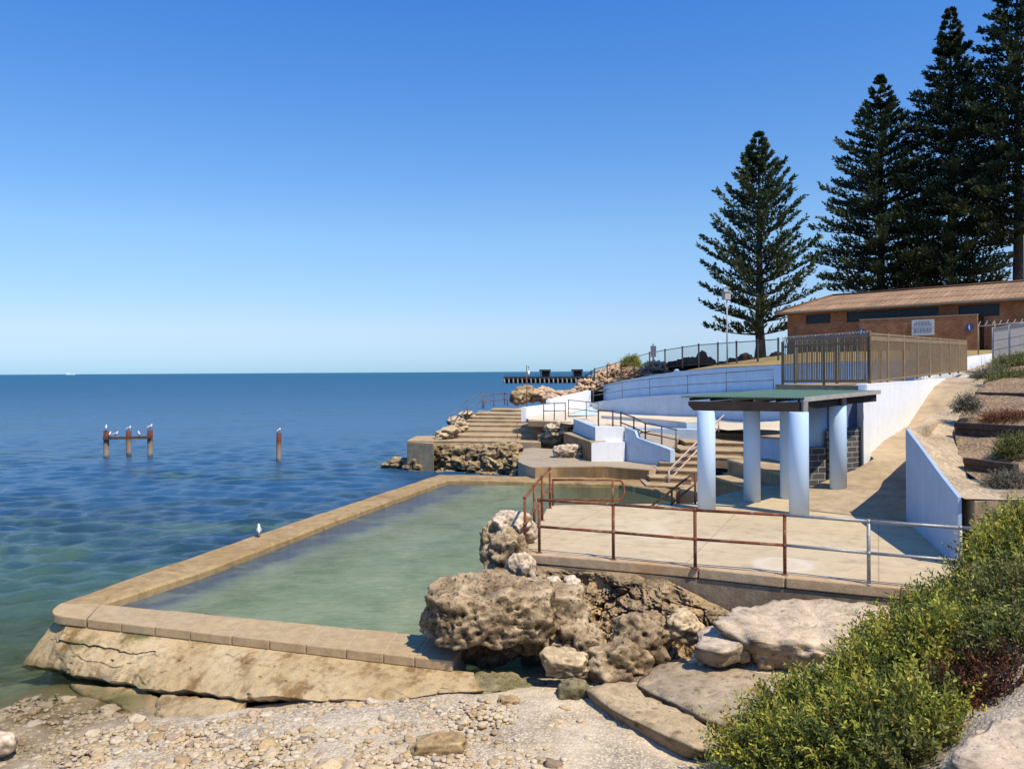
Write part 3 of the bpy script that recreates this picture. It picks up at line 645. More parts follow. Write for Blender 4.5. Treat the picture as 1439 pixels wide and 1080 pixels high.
# rounded corner slab
Lo = G(86, 846.5, RT); P = [lerp(NO[0], NO[1], .97)]
cen = Vector(Ao[:2]); 
p0, p1, p2 = Vector(lerp(Ao, Bo, .055)[:2]), Vector(Ao[:2])+Vector((-.02, .02)), Vector(Lo[:2])
for k in range(9):
    t = k/8; P.append(tuple(p0*(1-t)**2+p1*2*t*(1-t)+p2*t*t))
P += [Ai, NI[1]]
mb.prism([(p[0], p[1]) for p in P], RT-.165, RT)
bevel(obj('near_coping', mb, M['coping'], poolwall), .018)
mb = MB(); mb.prism([lerp(NO[1], Ai, .03), lerp(NO[-1], NI[-1], .03), lerp(NI[-1], NO[-1], .03), Ai], -.4, RT-.012); obj('near_core', mb, mottled('joint_mortar', (.58,.48,.34), (.5,.4,.27), 3, 50), poolwall)
def rim(name, outer, inner, z0, th_mat, amp=.03):
    """rim wall with ragged edges"""
    n = 60; v = []; f = []
    def at(pl, t):
        L = [0]
        for i in range(len(pl)-1): L.append(L[-1]+math.dist(pl[i][:2], pl[i+1][:2]))
        d = t*L[-1]
        for i in range(len(pl)-1):
            if d <= L[i+1]+1e-9: return lerp(pl[i], pl[i+1], (d-L[i])/(L[i+1]-L[i]))
        return pl[-1]
    for k in range(n+1):
        a, b = at(outer, k/n), at(inner, k/n); s = Vector((k*.35, z0, 3.3))
        d = Vector((b[0]-a[0], b[1]-a[1], 0)).normalized(); ja, jb = noise.noise(s*1.3)*amp, noise.noise(s*1.7+Vector((9,0,0)))*amp; jz = noise.noise(s+Vector((0,7,0)))*amp*.5
        A = Vector(a)+d*ja; B = Vector(b)+d*jb
        for p in (Vector((A.x-d.x*.25, A.y-d.y*.25, z0)), Vector((A.x-d.x*.04, A.y-d.y*.04, A.z-.2)), Vector((A.x, A.y, A.z-.05+jz)), Vector((A.x+d.x*.05, A.y+d.y*.05, A.z+jz)), Vector((B.x-d.x*.05, B.y-d.y*.05, B.z+jz)), Vector((B.x, B.y, B.z-.05+jz)), Vector((B.x+d.x*.02, B.y+d.y*.02, -.3))): v.append(p)
    for k in range(n):
        for j in range(6): f.append((k*7+j, k*7+j+1, (k+1)*7+j+1, (k+1)*7+j))
    f += [tuple(range(6, -1, -1)), tuple(n*7+j for j in range(7))]
    m = MB(); m.add(v, f); return obj(name, m, th_mat, poolwall)
rim('left_rim', [Lo, G(222, 798, RT), G(420, 731, RT), Fo], [Ai, G(292, 799, RT), G(480, 727, RT), Fi], -.9, M['rim'])
rim('far_rim', [Fo, G(690, 667.5, RT), G(749, 669.5, RT), G(800, 668, RT), G(860, 667, RT), G(908, 676, RT), G(950, 690, RT)],
    [Fi, G(690, 674.3, RT), G(749, 676, RT), G(800, 678, RT), G(868, 679, RT), G(920, 686.5, RT), G(948, 699, RT)], -.9, M['rim'], .05)
# sloping outer face of the near wall
toe = [(30,930,15.2,.02), (60,938,14.9,.0), (102,947,14.3,-.02), (150,957,13.9,.0), (200,966,13.5,.02), (250,972,13.2,.08), (300,977,12.9,.16), (345,980,12.6,.3), (372,980,12.4,.42), (450,982,12.25,.5), (540,986,12.1,.5), (625,975,12.1,.62), (690,972,12.2,.66)]
N, K = 260, 56; v = []; f = []
for i in range(N+1):
    t = i/N
    a = Vector(lerp(Ao, Bo, t)); a.z = RT-.16; a += Vector((.0, .07, 0))
    if t < .06: a = Vector(lerp(Lo, lerp(Ao, Bo, .06), t/.06)); a.z = RT-.16; a += Vector((.05, .05, 0))
    xx = 30+t*650; j = max(k for k in range(len(toe)) if toe[k][0] <= xx+1e-6); j = min(j, len(toe)-2)
    u = (xx-toe[j][0])/(toe[j+1][0]-toe[j][0]); p = [toe[j][c]+(toe[j+1][c]-toe[j][c])*u for c in range(4)]
    b = Vector(W(p[0], p[1], p[2])); b.z = min(b.z, terrain_z(b.x, b.y)+.35)
    for k in range(K+1):
        s = k/K; w = a.lerp(b, s)
        cr = noise.fractal(Vector((w.x*1.2, w.y*1.2, w.z*2+5)), .9, 2, 5)
        w += Vector((0, -.13*math.sin(s*math.pi)+.07*cr*min(1, s*4), .03*cr*min(1, s*3)))
        # long crack with the slab above it standing proud
        ck = .34+.05*noise.noise(Vector((t*14, 1, 1)))-.10*max(0, t-.25)
        if .06 < t < .30 and abs(s-ck) < .018: w += Vector((0, .10, 0))
        if .06 < t < .30 and ck < s: w += Vector((0, .05*max(0, 1-(s-ck)*5), 0))
        q3 = Vector((w.x*1.0, w.y*.6, w.z*1.9)); vd = noise.voronoi(q3*1.25+Vector((noise.noise(q3*2)*.35, 0, noise.noise(q3*2+Vector((5,0,0)))*.35)))[0]
        if vd[1]-vd[0] < .03 and noise.noise(q3*.9+Vector((3,1,2))) > -.05 and s > .15: w += Vector((0, .04*(1-(vd[1]-vd[0])/.03), 0))
        w += Vector((0, -.028*noise.fractal(w*4.5, .8, 2.1, 4)*min(1, s*6), .02*noise.noise(w*6)*min(1, s*6)))
        h5 = noise.voronoi(w*3.3)[0][0]
        if h5 < .2 and s > .5 and noise.noise(w*1.1) > .1: w += Vector((0, .22*(.2-h5)*5*.5, 0))
        if k == K: w += Vector((0, .30, -.18))
        v.append(w)
for i in range(N):
    for k in range(K): f.append((i*(K+1)+k, i*(K+1)+k+1, (i+1)*(K+1)+k+1, (i+1)*(K+1)+k))
m = MB(); m.add(v, f, True); obj('sloping_face', m, M['batter'], poolwall)
# pool floor and water
pl = [Ai, G(292, 799, RT), G(480, 727, RT), Fi, G(749, 676, RT), G(868, 679, RT), G(948, 699, RT), (4.9, 21.4, 0), (.9, 20.6, 0), (.3, 15.6, 0), (-.15, 14.9, 0), (.3, 13.6, 0), Bi]
pl = [(p[0]-(.03 if k < 3 else 0), p[1], WL) for k, p in enumerate(pl)]
(vv, ff), _ = patch(pl, .22)
w = struct('pool_water', (vv, ff), M['pool'], smooth=True)
La, Lb = Vector(Ai[:2]), Vector(Fi[:2]); ld = (Lb-La).normalized()
wd = []; ol = []
for p in vv:
    r = Vector((p[0], p[1]))-La; dist = abs(r.x*ld.y-r.y*ld.x); al = r.dot(ld)/(Lb-La).length
    e = min(1, max(0, 1.45*(1-dist/(2.3+1.6*max(0, al-.15)))))
    wd.append(e*.95+.3*max(0, 1-math.hypot(p[0]+.6, p[1]-14.9)/1.6)); ol.append(min(1, max(0, (p[0]-.2)/2.4))*min(1, max(0, (p[1]-20)/4))*.9)
fattr(w, 'rim_strip', wd); fattr(w, 'olive', ol)
(vv, ff), _ = patch([(p[0], p[1], -.25) for p in pl], .6, amp=.08); struct('pool_floor', (vv, ff), mottled('pool_floor', (.50,.49,.32), (.16,.18,.09), 1.3, 9, dark=.6, stain=((.045,.06,.035), .8, .9)))

# ------------------------------------------------------------------ sun deck
DZ = 2.0
DF = [G(731, 777, DZ), G(862, 789, DZ), G(981, 798, DZ), G(1103, 811, DZ), G(1265, 826, DZ), (7.7, 12.05, DZ)]
DL = [G(757, 733, DZ), G(768, 713, DZ), G(773, 709.5, DZ)]
DB = [(4.55, 20.95, DZ), (6.3, 22.6, DZ), (8.3, 25.0, DZ), (8.9, 18.5, DZ), (8.2, 14.2, DZ)]
deckpoly = [*DF, (9.2, 13.9, DZ), (9.4, 18.6, DZ), (8.3, 24.6, DZ), (6.4, 23.2, DZ), DB[0], DL[2], DL[1], DL[0]]
deck = thing('deck', 'sunlit beige concrete sun deck above the pitted rocks beside the pool', 'deck', (4, 16, .3))
mb = MB()
ed = densify([(p[0], p[1], DZ) for p in deckpoly], .5)
ed = [(x+.02+noise.noise(Vector((x*3, y*3, 1)))*.015, y+.045+noise.noise(Vector((x*3, y*3, 4)))*.02) for x, y, _ in ed]
mb.prism(ed, DZ-.17, DZ); bevel(obj('slab', mb, M['deck'], deck), .02)
# supporting wall set back under the slab edge with a ragged crack between them
off = [(p[0]+.005, p[1]+.012) for p in DF]
ip = [*off, (9.1, 13.9), (9.2, 18.4), (8.2, 24.4), (6.4, 23.0), (4.5, 20.8), (DL[2][0]+.08, DL[2][1]-.08), (DL[1][0]+.08, DL[1][1]-.02), (DL[0][0]+.08, DL[0][1])]
mb = MB(); mb.prism(ip, -.5, DZ-.19); obj('retaining_wall', mb, M['wall_conc'], deck)
# expansion joints across the front lip are real gaps: the lip is a separate row of blocks 4 mm proud
mb = MB(); LIP = [DF[0], DF[2], DF[3], DF[4], DF[5]]
for a, b in zip(LIP[:-1], LIP[1:]):
    g = .012/math.dist(a[:2], b[:2]); a2, b2 = lerp(a, b, g), lerp(a, b, 1-g); n = Vector((-(b[1]-a[1]), b[0]-a[0])).normalized()
    mb.prism([(a2[0]-n.x*.012, a2[1]-n.y*.012), (b2[0]-n.x*.012, b2[1]-n.y*.012), (b2[0]+n.x*.26, b2[1]+n.y*.26), (a2[0]+n.x*.26, a2[1]+n.y*.26)], DZ-.175, DZ+.006)
bevel(obj('front_lip', mb, mottled('rust_stained_lip', (.58,.39,.21), (.60,.45,.29), .8, 50, .93, .4, .01, .3, stain=((.44,.24,.10), .6, .6)), deck), .02)

def railing(name, label, posts, mats, h=1.0, mid=.5, r=.027, group=None, rails=True, ends=None, cat='railing', rm=None):
    """posts: base points; mats: material per post; rm: (top, mid) material per bay"""
    t = thing(name, label, cat, posts[0], group)
    hh = h if isinstance(h, (list, tuple)) else [h]*len(posts)
    tops = [Vector(p)+Vector((0, 0, hh[i])) for i, p in enumerate(posts)]
    for i, p in enumerate(posts):
        m = MB(); m.tube([p, tops[i]], r, 10); m.ball(tops[i], r*1.35, 8, 6)
        if mid: m.ball(Vector(p)+Vector((0, 0, hh[i]*mid)), r*1.5, 8, 6)
        m.lathe(p, [(r*2.1, 0), (r*2.1, .012), (r*1.3, .02)], 10); obj('post', m, mats[i], t)
    for i in range(len(posts)-1):
        a, b = rm[i] if rm else (mats[i], mats[i])
        obj('top_rail', MB().tube([tops[i], tops[i+1]], r*.92, 10), a, t)
        if mid: obj('mid_rail', MB().tube([Vector(posts[i])+Vector((0,0,hh[i]*mid)), Vector(posts[i+1])+Vector((0,0,hh[i+1]*mid))], r*.88, 10), b, t)
    return t
ru, ga = M['rust'], M['galv']
fp = [G(758, 777, DZ), G(862, 786.5, DZ), G(977, 798, DZ), G(1103, 808, DZ), G(1221, 821, DZ), G(1350, 834, DZ), (8.05, 11.85, DZ)]
railing('deck_railing', 'two rail pipe railing along the front edge of the deck, rusty left and galvanised right', fp, [ru, ru, ru, ru, ga, ga, ga], 1.0, .5, .029,
        rm=[(ru, ru), (ru, ru), (ru, ru), (ga, ga), (ga, ga), (ga, ga)])
lp = [G(738, 773, DZ), G(751, 749, DZ), G(762, 731, DZ), G(773, 714, DZ)]
railing('deck_railing', 'short rusty pipe railing down the pool side edge of the deck', lp, [ru]*4, 1.0, .5, .029)
# handrail with looped end beside the pool entry
t = thing('handrail', 'rusty low handrail with a rounded loop end at the far edge of the deck', 'handrail', G(790, 708, DZ))
a, b = Vector(G(776, 710.5, DZ)), Vector(G(861, 711, DZ)); z1, z2 = .66, .16
lo = [a+Vector((0,0,z1)), b+Vector((0,0,z1))]
for k in range(1, 9):
    an = math.pi/2-math.pi*k/8; lo.append(b+Vector((.16+.0, 0, (z1+z2)/2))+Vector((math.cos(an)*.13, 0, math.sin(an)*(z1-z2)/2)))
lo += [b+Vector((0,0,z2)), a+Vector((0,0,z2))]
obj('rail_loop', MB().tube(lo, .026, 8), ru, t)
obj('post', MB().tube([a+Vector((.02,0,-.0)), a+Vector((.02,0,z1))], .026, 8), ru, t); obj('post', MB().tube([b, b+Vector((0,0,z1))], .026, 8), ru, t)
# dark rails down from the deck into the pool
t = thing('stair_rail', 'dark pipe stair rail sloping from the deck corner down into the pool', 'stair rail', (4.6, 20.85, DZ))
p0, p1 = Vector(W(975, 664, 20.9)), Vector(W(914, 712, 20.5)); q0, q1 = Vector(W(975, 681, 20.9)), Vector(W(944, 707, 20.7))
obj('top_rail', MB().tube([p0+Vector((.05,0,-.05)), p0, p1], .028, 8), M['rail_dark'], t); obj('mid_rail', MB().tube([q0, q1], .026, 8), M['rail_dark'], t)
obj('post', MB().tube([W(977, 716, 20.9), W(977, 664, 20.9)], .03, 8), M['rail_dark'], t); obj('post', MB().tube([W(944, 712, 20.7), W(944, 687, 20.7)], .028, 8), M['rail_dark'], t)

# ------------------------------------------------------------------ foreground rocks
def C(px, py, Y): return W(px, py, Y)
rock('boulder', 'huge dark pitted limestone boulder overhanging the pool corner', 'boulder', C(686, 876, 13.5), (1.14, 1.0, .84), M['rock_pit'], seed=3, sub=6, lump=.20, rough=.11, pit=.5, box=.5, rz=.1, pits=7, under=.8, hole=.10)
def outcrop():
    NU, NV = 340, 170; v = []; f = []; P0, P1 = Vector((DF[0][0], DF[0][1])), Vector(G(1045, 804, DZ)[:2]); d = (P1-P0).normalized(); nrm = Vector((d.y, -d.x)); S = Vector((4.1, 7.7, 1.9))
    P0 = P0-d*.05
    for i in range(NU+1):
        u = i/NU; e = P0.lerp(P1, u); wob = noise.noise(Vector((u*5, 0, 0)))
        top = 1.81-.55*max(0, (u-.62)/.38)**1.2+.05*wob-.12*max(0, noise.noise(Vector((u*9, 4, 0)))); tp = min(1, (1-u)/.28)**.7; B = (.95+.18*wob)*tp
        for j in range(NV+1):
            t = j/NV; z = top-(top-.45)*t; out_ = -.04+B*(.10+.90*t**.75)+.06*math.sin(t*7+u*9)*tp; q = Vector((e.x+nrm.x*out_, e.y+nrm.y*out_, z)); k = min(1, t*7+.15)*(.35+.65*tp)
            h = .30*noise.fractal(q*1.5+S, 1.0, 2.1, 3)+.15*(noise.ridged_multi_fractal(q*3.0+S, .9, 2.2, 5, .9, 2)-1)*.6+.05*noise.fractal(q*8, .7, 2.1, 4)
            qw = q+Vector((noise.noise(q*2+S), noise.noise(q*2-S), noise.noise(q*2+S*2)))*.35; a = noise.voronoi((qw+S)*1.9)[0]; h -= max(0, .07-(a[1]-a[0]))*(1.4 if noise.noise(q*.8+S) > .1 else 0)
            b3 = noise.voronoi(qw*2.3-S)[0][0]; h -= .9*max(0, .30-b3); b4 = noise.voronoi(qw*6+S)[0][0]; h -= .28*max(0, .33-b4)
            q = q+Vector((nrm.x, nrm.y, 0))*h*k+Vector((0, 0, .25*h*k)); q.z = min(q.z, 1.83); v.append(q[:])
    for i in range(NU):
        for j in range(NV): a = i*(NV+1)+j; f.append((a, a+1, a+NV+2, a+NV+1))
    return np.array(v), np.array(f)
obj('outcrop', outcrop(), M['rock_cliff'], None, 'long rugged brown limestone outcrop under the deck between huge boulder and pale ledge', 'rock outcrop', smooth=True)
rock('boulder', 'weathered grey boulder against the huge pitted one, under the left end of the deck', 'boulder', C(775, 872, 13.75), (.62, .6, .68), M['rock_pit'], seed=11, sub=5, lump=.35, rough=.2, pit=.4, box=.4, pits=4, zmax=1.84)
rock('boulder', 'rounded brown boulder at the foot of the rugged cliff rocks', 'boulder', C(905, 893, 13.05), (.50, .42, .40), M['rock_cliff'], seed=44, sub=5, lump=.35, rough=.2, pit=.7, box=.2, pits=4)
rock('boulder', 'small craggy boulder above the tan slab', 'boulder', C(868, 935, 12.5), (.46, .4, .36), M['rock_pit'], seed=52, sub=5, lump=.4, rough=.2, pit=.7, box=.1, pits=4)
rock('boulder', 'squat brown boulder between the cliff and the pale ledge', 'boulder', C(962, 880, 13.05), (.33, .3, .25), M['rock_tan'], seed=57, sub=5, lump=.35, rough=.15, pit=.3)
rock('boulder', 'lumpy grey rock filling the hollow behind the pale angular rock', 'boulder', C(812, 905, 13.2), (.48, .4, .38), M['rock_pit'], seed=61, sub=5, lump=.4, rough=.2, pit=.8, pits=4)
rock('rock', 'pale angular rock leaning under the big boulder overhang', 'rock', C(798, 932, 12.45), (.38, .3, .21), M['rock_tan'], seed=67, sub=5, lump=.35, rough=.1, box=.35, rz=-.3)
rock('rock', 'pale greenish block on the sand beside the tan slab', 'rock', C(806, 974, 12.0), (.27, .25, .21), M['rock_moss'], seed=71, sub=4, lump=.3, rough=.12, box=.5)
rock('rock', 'weedy flat rock in the shadow under the big boulder', 'rock', C(688, 962, 12.75), (.55, .45, .17), M['rock_moss'], seed=75, sub=5, lump=.35, rough=.2, pit=.4)
rock('rock', 'weedy low rock at the right end of the pool wall', 'rock', C(741, 968, 12.7), (.38, .3, .14), M['rock_moss'], seed=77, sub=4, lump=.35, rough=.2)
rock('rock', 'small orange wedge rock on the sand below the boulder', 'rock', C(715, 987, 11.75), (.17, .14, .11), M['rock_ochre'], seed=81, sub=4, lump=.3, rough=.12, box=.4)
rock('rock', 'ochre brown block lying alone on the shelly sand', 'rock', C(617, 1056, 10.1), (.36, .2, .21), M['rock_ochre'], seed=85, sub=5, lump=.22, rough=.1, box=.55, rz=.15, pit=.2)
rock('rock', 'pale rounded stone cut by the left edge of the beach', 'rock', C(3, 1046, 11.3), (.2, .18, .16), M['rock_pale'], seed=87, sub=4, lump=.25, rough=.08)
rock('rock', 'flat tan stone at the bottom edge of the beach', 'rock', C(466, 1078, 9.85), (.26, .2, .10), M['rock_tan'], seed=88, sub=4, lump=.25, rough=.08)
rock('rock', 'rounded stone lodged in the hollow under the left end of the deck', 'rock', C(776, 822, 14.35), (.20, .2, .15), M['rock_pale'], seed=90, sub=4, lump=.25, rough=.1)
rock('rock', 'loose pinkish stone in the crack below the first joint of the deck', 'rock', C(803, 818, 14.2), (.15, .15, .12), M['rock_pale'], seed=91, sub=4, lump=.3, rough=.1)
rock('rock', 'crumbled pale rubble under the left corner of the deck', 'rock', C(733, 806, 14.95), (.27, .3, .36), M['rock_pale'], seed=92, sub=5, lump=.35, rough=.2)
rock('rock', 'pale top rock rising from the pool beside the deck', 'rock', C(722, 742, 16.3), (.42, .5, .36), M['rock_pale'], seed=95, sub=5, lump=.35, rough=.16, pit=.4)
rock('rock', 'grey craggy rock stepping down from the deck into the pool', 'rock', C(716, 785, 15.6), (.50, .5, .58), M['rock_pit'], seed=97, sub=5, lump=.35, rough=.2, pit=.7, box=.2, pits=4)
rock('rock', 'low outer rock in the pool water beside the deck', 'rock', C(694, 768, 16.3), (.27, .35, .5), M['rock_cliff'], seed=99, sub=5, lump=.35, rough=.2, pit=.5)
# flat ledges
def GG(pts): return [G(*p) for p in pts]
slab('ledge_rock', 'broad pale ledge of limestone below the right part of the deck', [W(1003,872,12.25), W(1030,852,12.9), W(1075,842,13.2), W(1160,838,13.0), W(1262,846,12.6), W(1300,870,12.0), W(1265,905,11.4), W(1215,928,11.15), W(1160,916,11.45), W(1100,903,11.7), W(1045,897,11.85)], .42, M['rock_pale'], .32, 5, .09)
slab('ledge_rock', 'small stepped ledge at the left end of the broad pale ledge', [W(975,905,12.1), W(985,885,12.6), W(1010,872,12.9), W(1050,880,12.5), W(1055,902,11.95), W(1010,915,11.7)], .22, M['rock_pale'], .12, 15, .05)
slab('ledge_rock', 'tilted dark grey slab with pale veins above the tan slab', [W(893,958,12.0), W(925,930,12.55), W(985,928,12.4), W(1060,942,11.8), W(1160,962,11.0), W(1110,1005,10.1), W(1030,1022,9.95), W(960,990,10.8)], .26, M['rock_grey'], .18, 8, .05)
slab('ledge_rock', 'long tan slab lying low on the sand beside the green shrubs', [W(825,968,11.75), W(852,952,12.15), W(888,952,12.1), W(905,975,11.45), W(960,1000,10.75), W(1020,1030,10.05), W(1016,1046,9.8), W(985,1050,9.75), W(920,1022,10.35), W(868,998,11.0)], .22, M['rock_tan'], .2, 12, .045)
for k, (px, py, Y, r, s) in enumerate([(1010,935,11.9,.16,3), (1002,912,12.1,.2,4), (1042,925,11.75,.13,5), (1075,930,11.7,.17,6), (1120,932,11.6,.2,7), (1160,935,11.4,.17,8), (985,935,12.1,.2,9), (1195,945,11.2,.15,10)]):
    rock('rock', '%s rough stone from the left in the dark gap under the broad pale ledge' % ordn(k), 'rock', C(px, py-4, Y+.28), (r*.9, r*.8, r*.75), M['rock_tan'], 'stones under the pale ledge', seed=100+s, sub=4, lump=.35, rough=.15, box=.2)
for k, (px, py, Y, r) in enumerate([(1413,1052,6.6,.25), (1372,1074,6.4,.18), (1436,1032,6.9,.18)]):
    rock('rock', ['pinkish rough rock in the bottom right corner', 'low rough rock on the bottom edge beside the red bush', 'small pale rock under the red bush at the right edge'][k], 'rock', C(px, py, Y), (r*1.2, r, r*.62), M['rock_tan'], seed=120+k, sub=5, lump=.35, rough=.18)

slab('ledge_rock', 'low wet orange ledge at the waterline in front of the pool wall corner', [G(96,957,.07), G(150,962,.10), G(210,966,.14), G(235,985,.14), G(218,1014,.10), G(190,1004,.08), G(160,985,.06), G(115,974,.05)], .3, M['batter'], .08, 21, .04)
slab('ledge_rock', 'low pale broken block at the foot of the sloping pool wall', [G(226,972,.22), G(300,980,.26), G(350,984,.32), G(335,996,.28), G(300,1008,.22), G(255,1014,.18), G(222,1012,.16), G(216,990,.18)], .35, M['batter'], .1, 22, .05)
slab('ledge_rock', 'pale rough ledge of rock filling the bottom right corner behind the small stones', [(p[0], p[1], p[2]+.14) for p in (W(1338,1092,6.2), W(1352,1058,6.5), W(1395,1034,6.75), W(1450,1022,6.9), W(1480,1060,6.5), W(1470,1110,6.0), W(1385,1115,6.0))], .16, M['rock_pale'], .1, 33, .05)
# ------------------------------------------------------------------ pebbles
shapes = []
for k in range(7):
    v, f = rock_shape((0, 0, 0), (1, rnd.uniform(.6, .9), rnd.uniform(.32, .52)), 0, 200+k, 3, .4, .12, box=rnd.uniform(.35, .85)); shapes.append((v, f))
beachpoly = [G(0, 1000, 0), G(60, 965, 0.05), W(170, 990, 12.9), W(216, 1020, 12.25), W(300, 1008, 12.15), W(372, 984, 12.2), W(620, 985, 11.95), W(800, 1000, 11.6), W(830, 1030, 10.8), W(840, 1090, 9.1), (-3, 8.4, 0), (-7.6, 10.4, 0), (-9.6, 12.4, 0)]
def dens(x, y):
    u = x/y*FOC+CX
    return max(.03, min(1, 1.1-max(0, u-420)/380))*(.45+.55*(noise.noise(Vector((x*.9, y*.9, 3)))>-.12))
def spot():
    while True:
        x, y = rnd.uniform(-9.8, 1.2), rnd.uniform(8.6, 13.8)
        if inside(beachpoly, x, y) and rnd.random() < dens(x, y): return x, y
big = []; metas = []
tries = 0
while len(big) < 285 and tries < 9000:
    tries += 1; x, y = spot(); r = .035+.085*rnd.random()**2.4
    if any((x-a)**2+(y-b)**2 < (r+c)**2*.7 for a, b, c in big): continue
    big.append((x, y, r))
meshes = []
for v, f in shapes:
    me = bpy.data.meshes.new('beach_pebble'); me.from_pydata(v.tolist(), [], f.tolist()); me.materials.append(M['pebble'])
    me.polygons.foreach_set('use_smooth', [True]*len(me.polygons)); meshes.append(me)
for x, y, r in big:
    o = bpy.data.objects.new('beach_pebble', rnd.choice(meshes)); col.objects.link(o)
    o.location = (x, y, terrain_z(x, y)+r*.12); o.rotation_euler = (rnd.uniform(-.3, .3), rnd.uniform(-.3, .3), rnd.uniform(0, 6.28)); s = r*1.25; o.scale = (s, s, s)
    tag(o, 'sun bleached fist sized stone scattered among the shingle on the beach', 'pebble', 'stones on the shingle beach')
vs, fs, b = [], [], 0
small = [ (v, f) for v, f in (rock_shape((0, 0, 0), (1, .8, .45), 0, 300+k, 2, .4, .1, box=.6) for k in range(6))]
zc = []
pts = [spot() for _ in range(6500)]
pz = np.concatenate([TER(np.array(pts)[i:i+4000]) for i in range(0, len(pts), 4000)])
for (x, y), z in zip(pts, pz):
    v, f = rnd.choice(small); r = .018+.045*rnd.random()**1.8; a = rnd.uniform(0, 6.28); ca, sa = math.cos(a), math.sin(a)
    q = np.empty_like(v); q[:, 0] = (v[:, 0]*ca-v[:, 1]*sa)*r+x; q[:, 1] = (v[:, 0]*sa+v[:, 1]*ca)*r+y; q[:, 2] = v[:, 2]*r+z+r*.15
    vs.append(q); fs.append(f+b); b += len(v)
obj('shingle', (np.concatenate(vs), np.concatenate(fs)), M['pebble'], None, 'loose mass of small pale shingle covering the beach below the pool wall', 'shingle', None, 'stuff', smooth=True)
# ------------------------------------------------------------------ ramp, side wall, sandy path, garden
RW0, RW1 = (7.66, 14.1), (8.86, 18.44)       # right hand blue wall: near and far end
WW0 = (10.45, 24.0); wdv = (.6, .8)
def WWp(t): return (WW0[0]+wdv[0]*t, WW0[1]+wdv[1]*t)
RT1 = (8.86+.6*15.5, 18.44+.8*15.5)           # far end of the hidden return wall along the ramp
rampout = [(7.0, 19.9, 2.0), (8.86, 18.3, 2.0), (9.6, 19.4, 2.12), (11.5, 22, 2.55), (14.5, 26, 3.35), (18.0, 30.7, 4.6), (20.3, 34.2, 5.0), WWp(13.5)+(5.05,), WWp(10.4)+(4.72,), WWp(5.5)+(3.45,), WWp(0)+(2.9,), (10.25, 23.2, 2.86), (9.5, 22.7, 2.62), (8.3, 22.2, 2.3), (7.4, 21.6, 2.06)]
rampout = [(x, y, z+.012) for x, y, z in rampout]
(vv, ff), _ = patch(rampout, .5, [(8.77, 22.0, 2.40), (8.5, 20.2, 2.14), (12, 25.3, 3.2)], .012, 1.0, 3); struct('ramp', (vv, ff), M['ramp'], smooth=True)
# sandy path sheet: from the near block up beside the wall to the top fence
path = [(7.72, 14.1, 3.205), (8.01, 15.2, 3.425), (8.51, 17.0, 3.805), (8.91, 18.42, 4.075), (10.5, 20.8, 4.12), (13.5, 24.8, 4.3), (16.5, 28.8, 4.62), (18.9, 32.2, 4.95), (20.6, 35.2, 5.2), WWp(15.5)+(5.15,), WWp(19.8)+(5.4,), (26.5, 44.5, 6.0), (31, 43, 6.3), W(1439, 514, 33), W(1408, 522, 30), W(1378, 545, 26), W(1352, 580, 22), W(1341, 607, 20), W(1347, 640, 18), W(1362, 672, 16.2), W(1395, 688, 15.2), (11.2, 14.2, 3.5), (11.2, 13.85, 3.4), (8.75, 13.88, 3.19), (7.72, 13.96, 3.19)]
(vv, ff), _ = patch(path, .45, [W(1300, 620, 19.0), W(1330, 660, 16.8)], .05, .8, 5); struct('path', (vv, ff), M['path'], smooth=True)
gard = [W(1395, 688, 15.2), W(1362, 672, 16.2), W(1347, 640, 18), W(1341, 607, 20), W(1352, 580, 22), W(1378, 545, 26), W(1408, 522, 30), W(1439, 514, 33), (30, 41, 6.6), (34, 34, 8.2), (30, 22, 7.6), (24, 14, 6.4), (16, 11.5, 4.6), (12, 13.0, 3.7), (11.2, 14.15, 3.5)]
gard = [(x, y, z+.06) for x, y, z in gard]
(vv, ff), GR = patch(gard, .4, [W(1439, 648, 16.5), W(1439, 600, 19), W(1439, 560, 23)], .10, .9, 9); struct('garden_slope', (vv, ff), M['soil'], smooth=True)
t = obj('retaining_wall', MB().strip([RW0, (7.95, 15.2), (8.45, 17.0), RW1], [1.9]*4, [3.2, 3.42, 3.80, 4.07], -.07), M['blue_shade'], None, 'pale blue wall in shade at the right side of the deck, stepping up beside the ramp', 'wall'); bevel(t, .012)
t = obj('retaining_wall', MB().strip([(8.88, 18.46), (13.5, 24.62), (17.5, 29.95), RT1], [1.9, 2.9, 4.0, 4.5], [4.0, 4.24, 4.6, 4.86], -.2), M['path'], None, 'wall along the right side of the ramp, hidden behind the shaded blue wall', 'wall')
mb = MB(); mb.prism([(7.86, 13.94), (11.2, 13.9), (11.2, 14.5), (7.92, 14.5)], 1.8, [3.15, 3.36, 3.42, 3.18])
t = obj('retaining_wall', mb, M['wall_conc'], None, 'stained bare concrete end block facing the shrubs at the foot of the sandy path', 'wall'); bevel(t, .02)
# sleepers
def sleeper(pa, pb, h, label, n=2):
    t = thing('timber_edging', label, 'garden edging', lerp(pa, pb, .5)); a, b = Vector(pa), Vector(pb); b.z = a.z+(b.z-a.z)*.3
    for k in range(n):
        z = -h/2+.14-h*k; ln = obj('sleeper', MB().beam(a+Vector((.03*k, .02*k, z)), b+Vector((.03*k, .02*k, z)), .13, h*.95), M['timber'], t); bevel(ln, .012)
sleeper(W(1372, 557, 25), W(1475, 557, 22.5), .14, 'dark timber edging, uppermost of the three on the garden slope')
sleeper(W(1343, 601, 19.6), W(1480, 606, 17.5), .15, 'long dark timber edging, middle one of the three on the garden slope')
sleeper(W(1357, 652, 16.9), W(1428, 659, 15.6), .13, 'short weathered timber edging, lowest of the three on the garden slope')
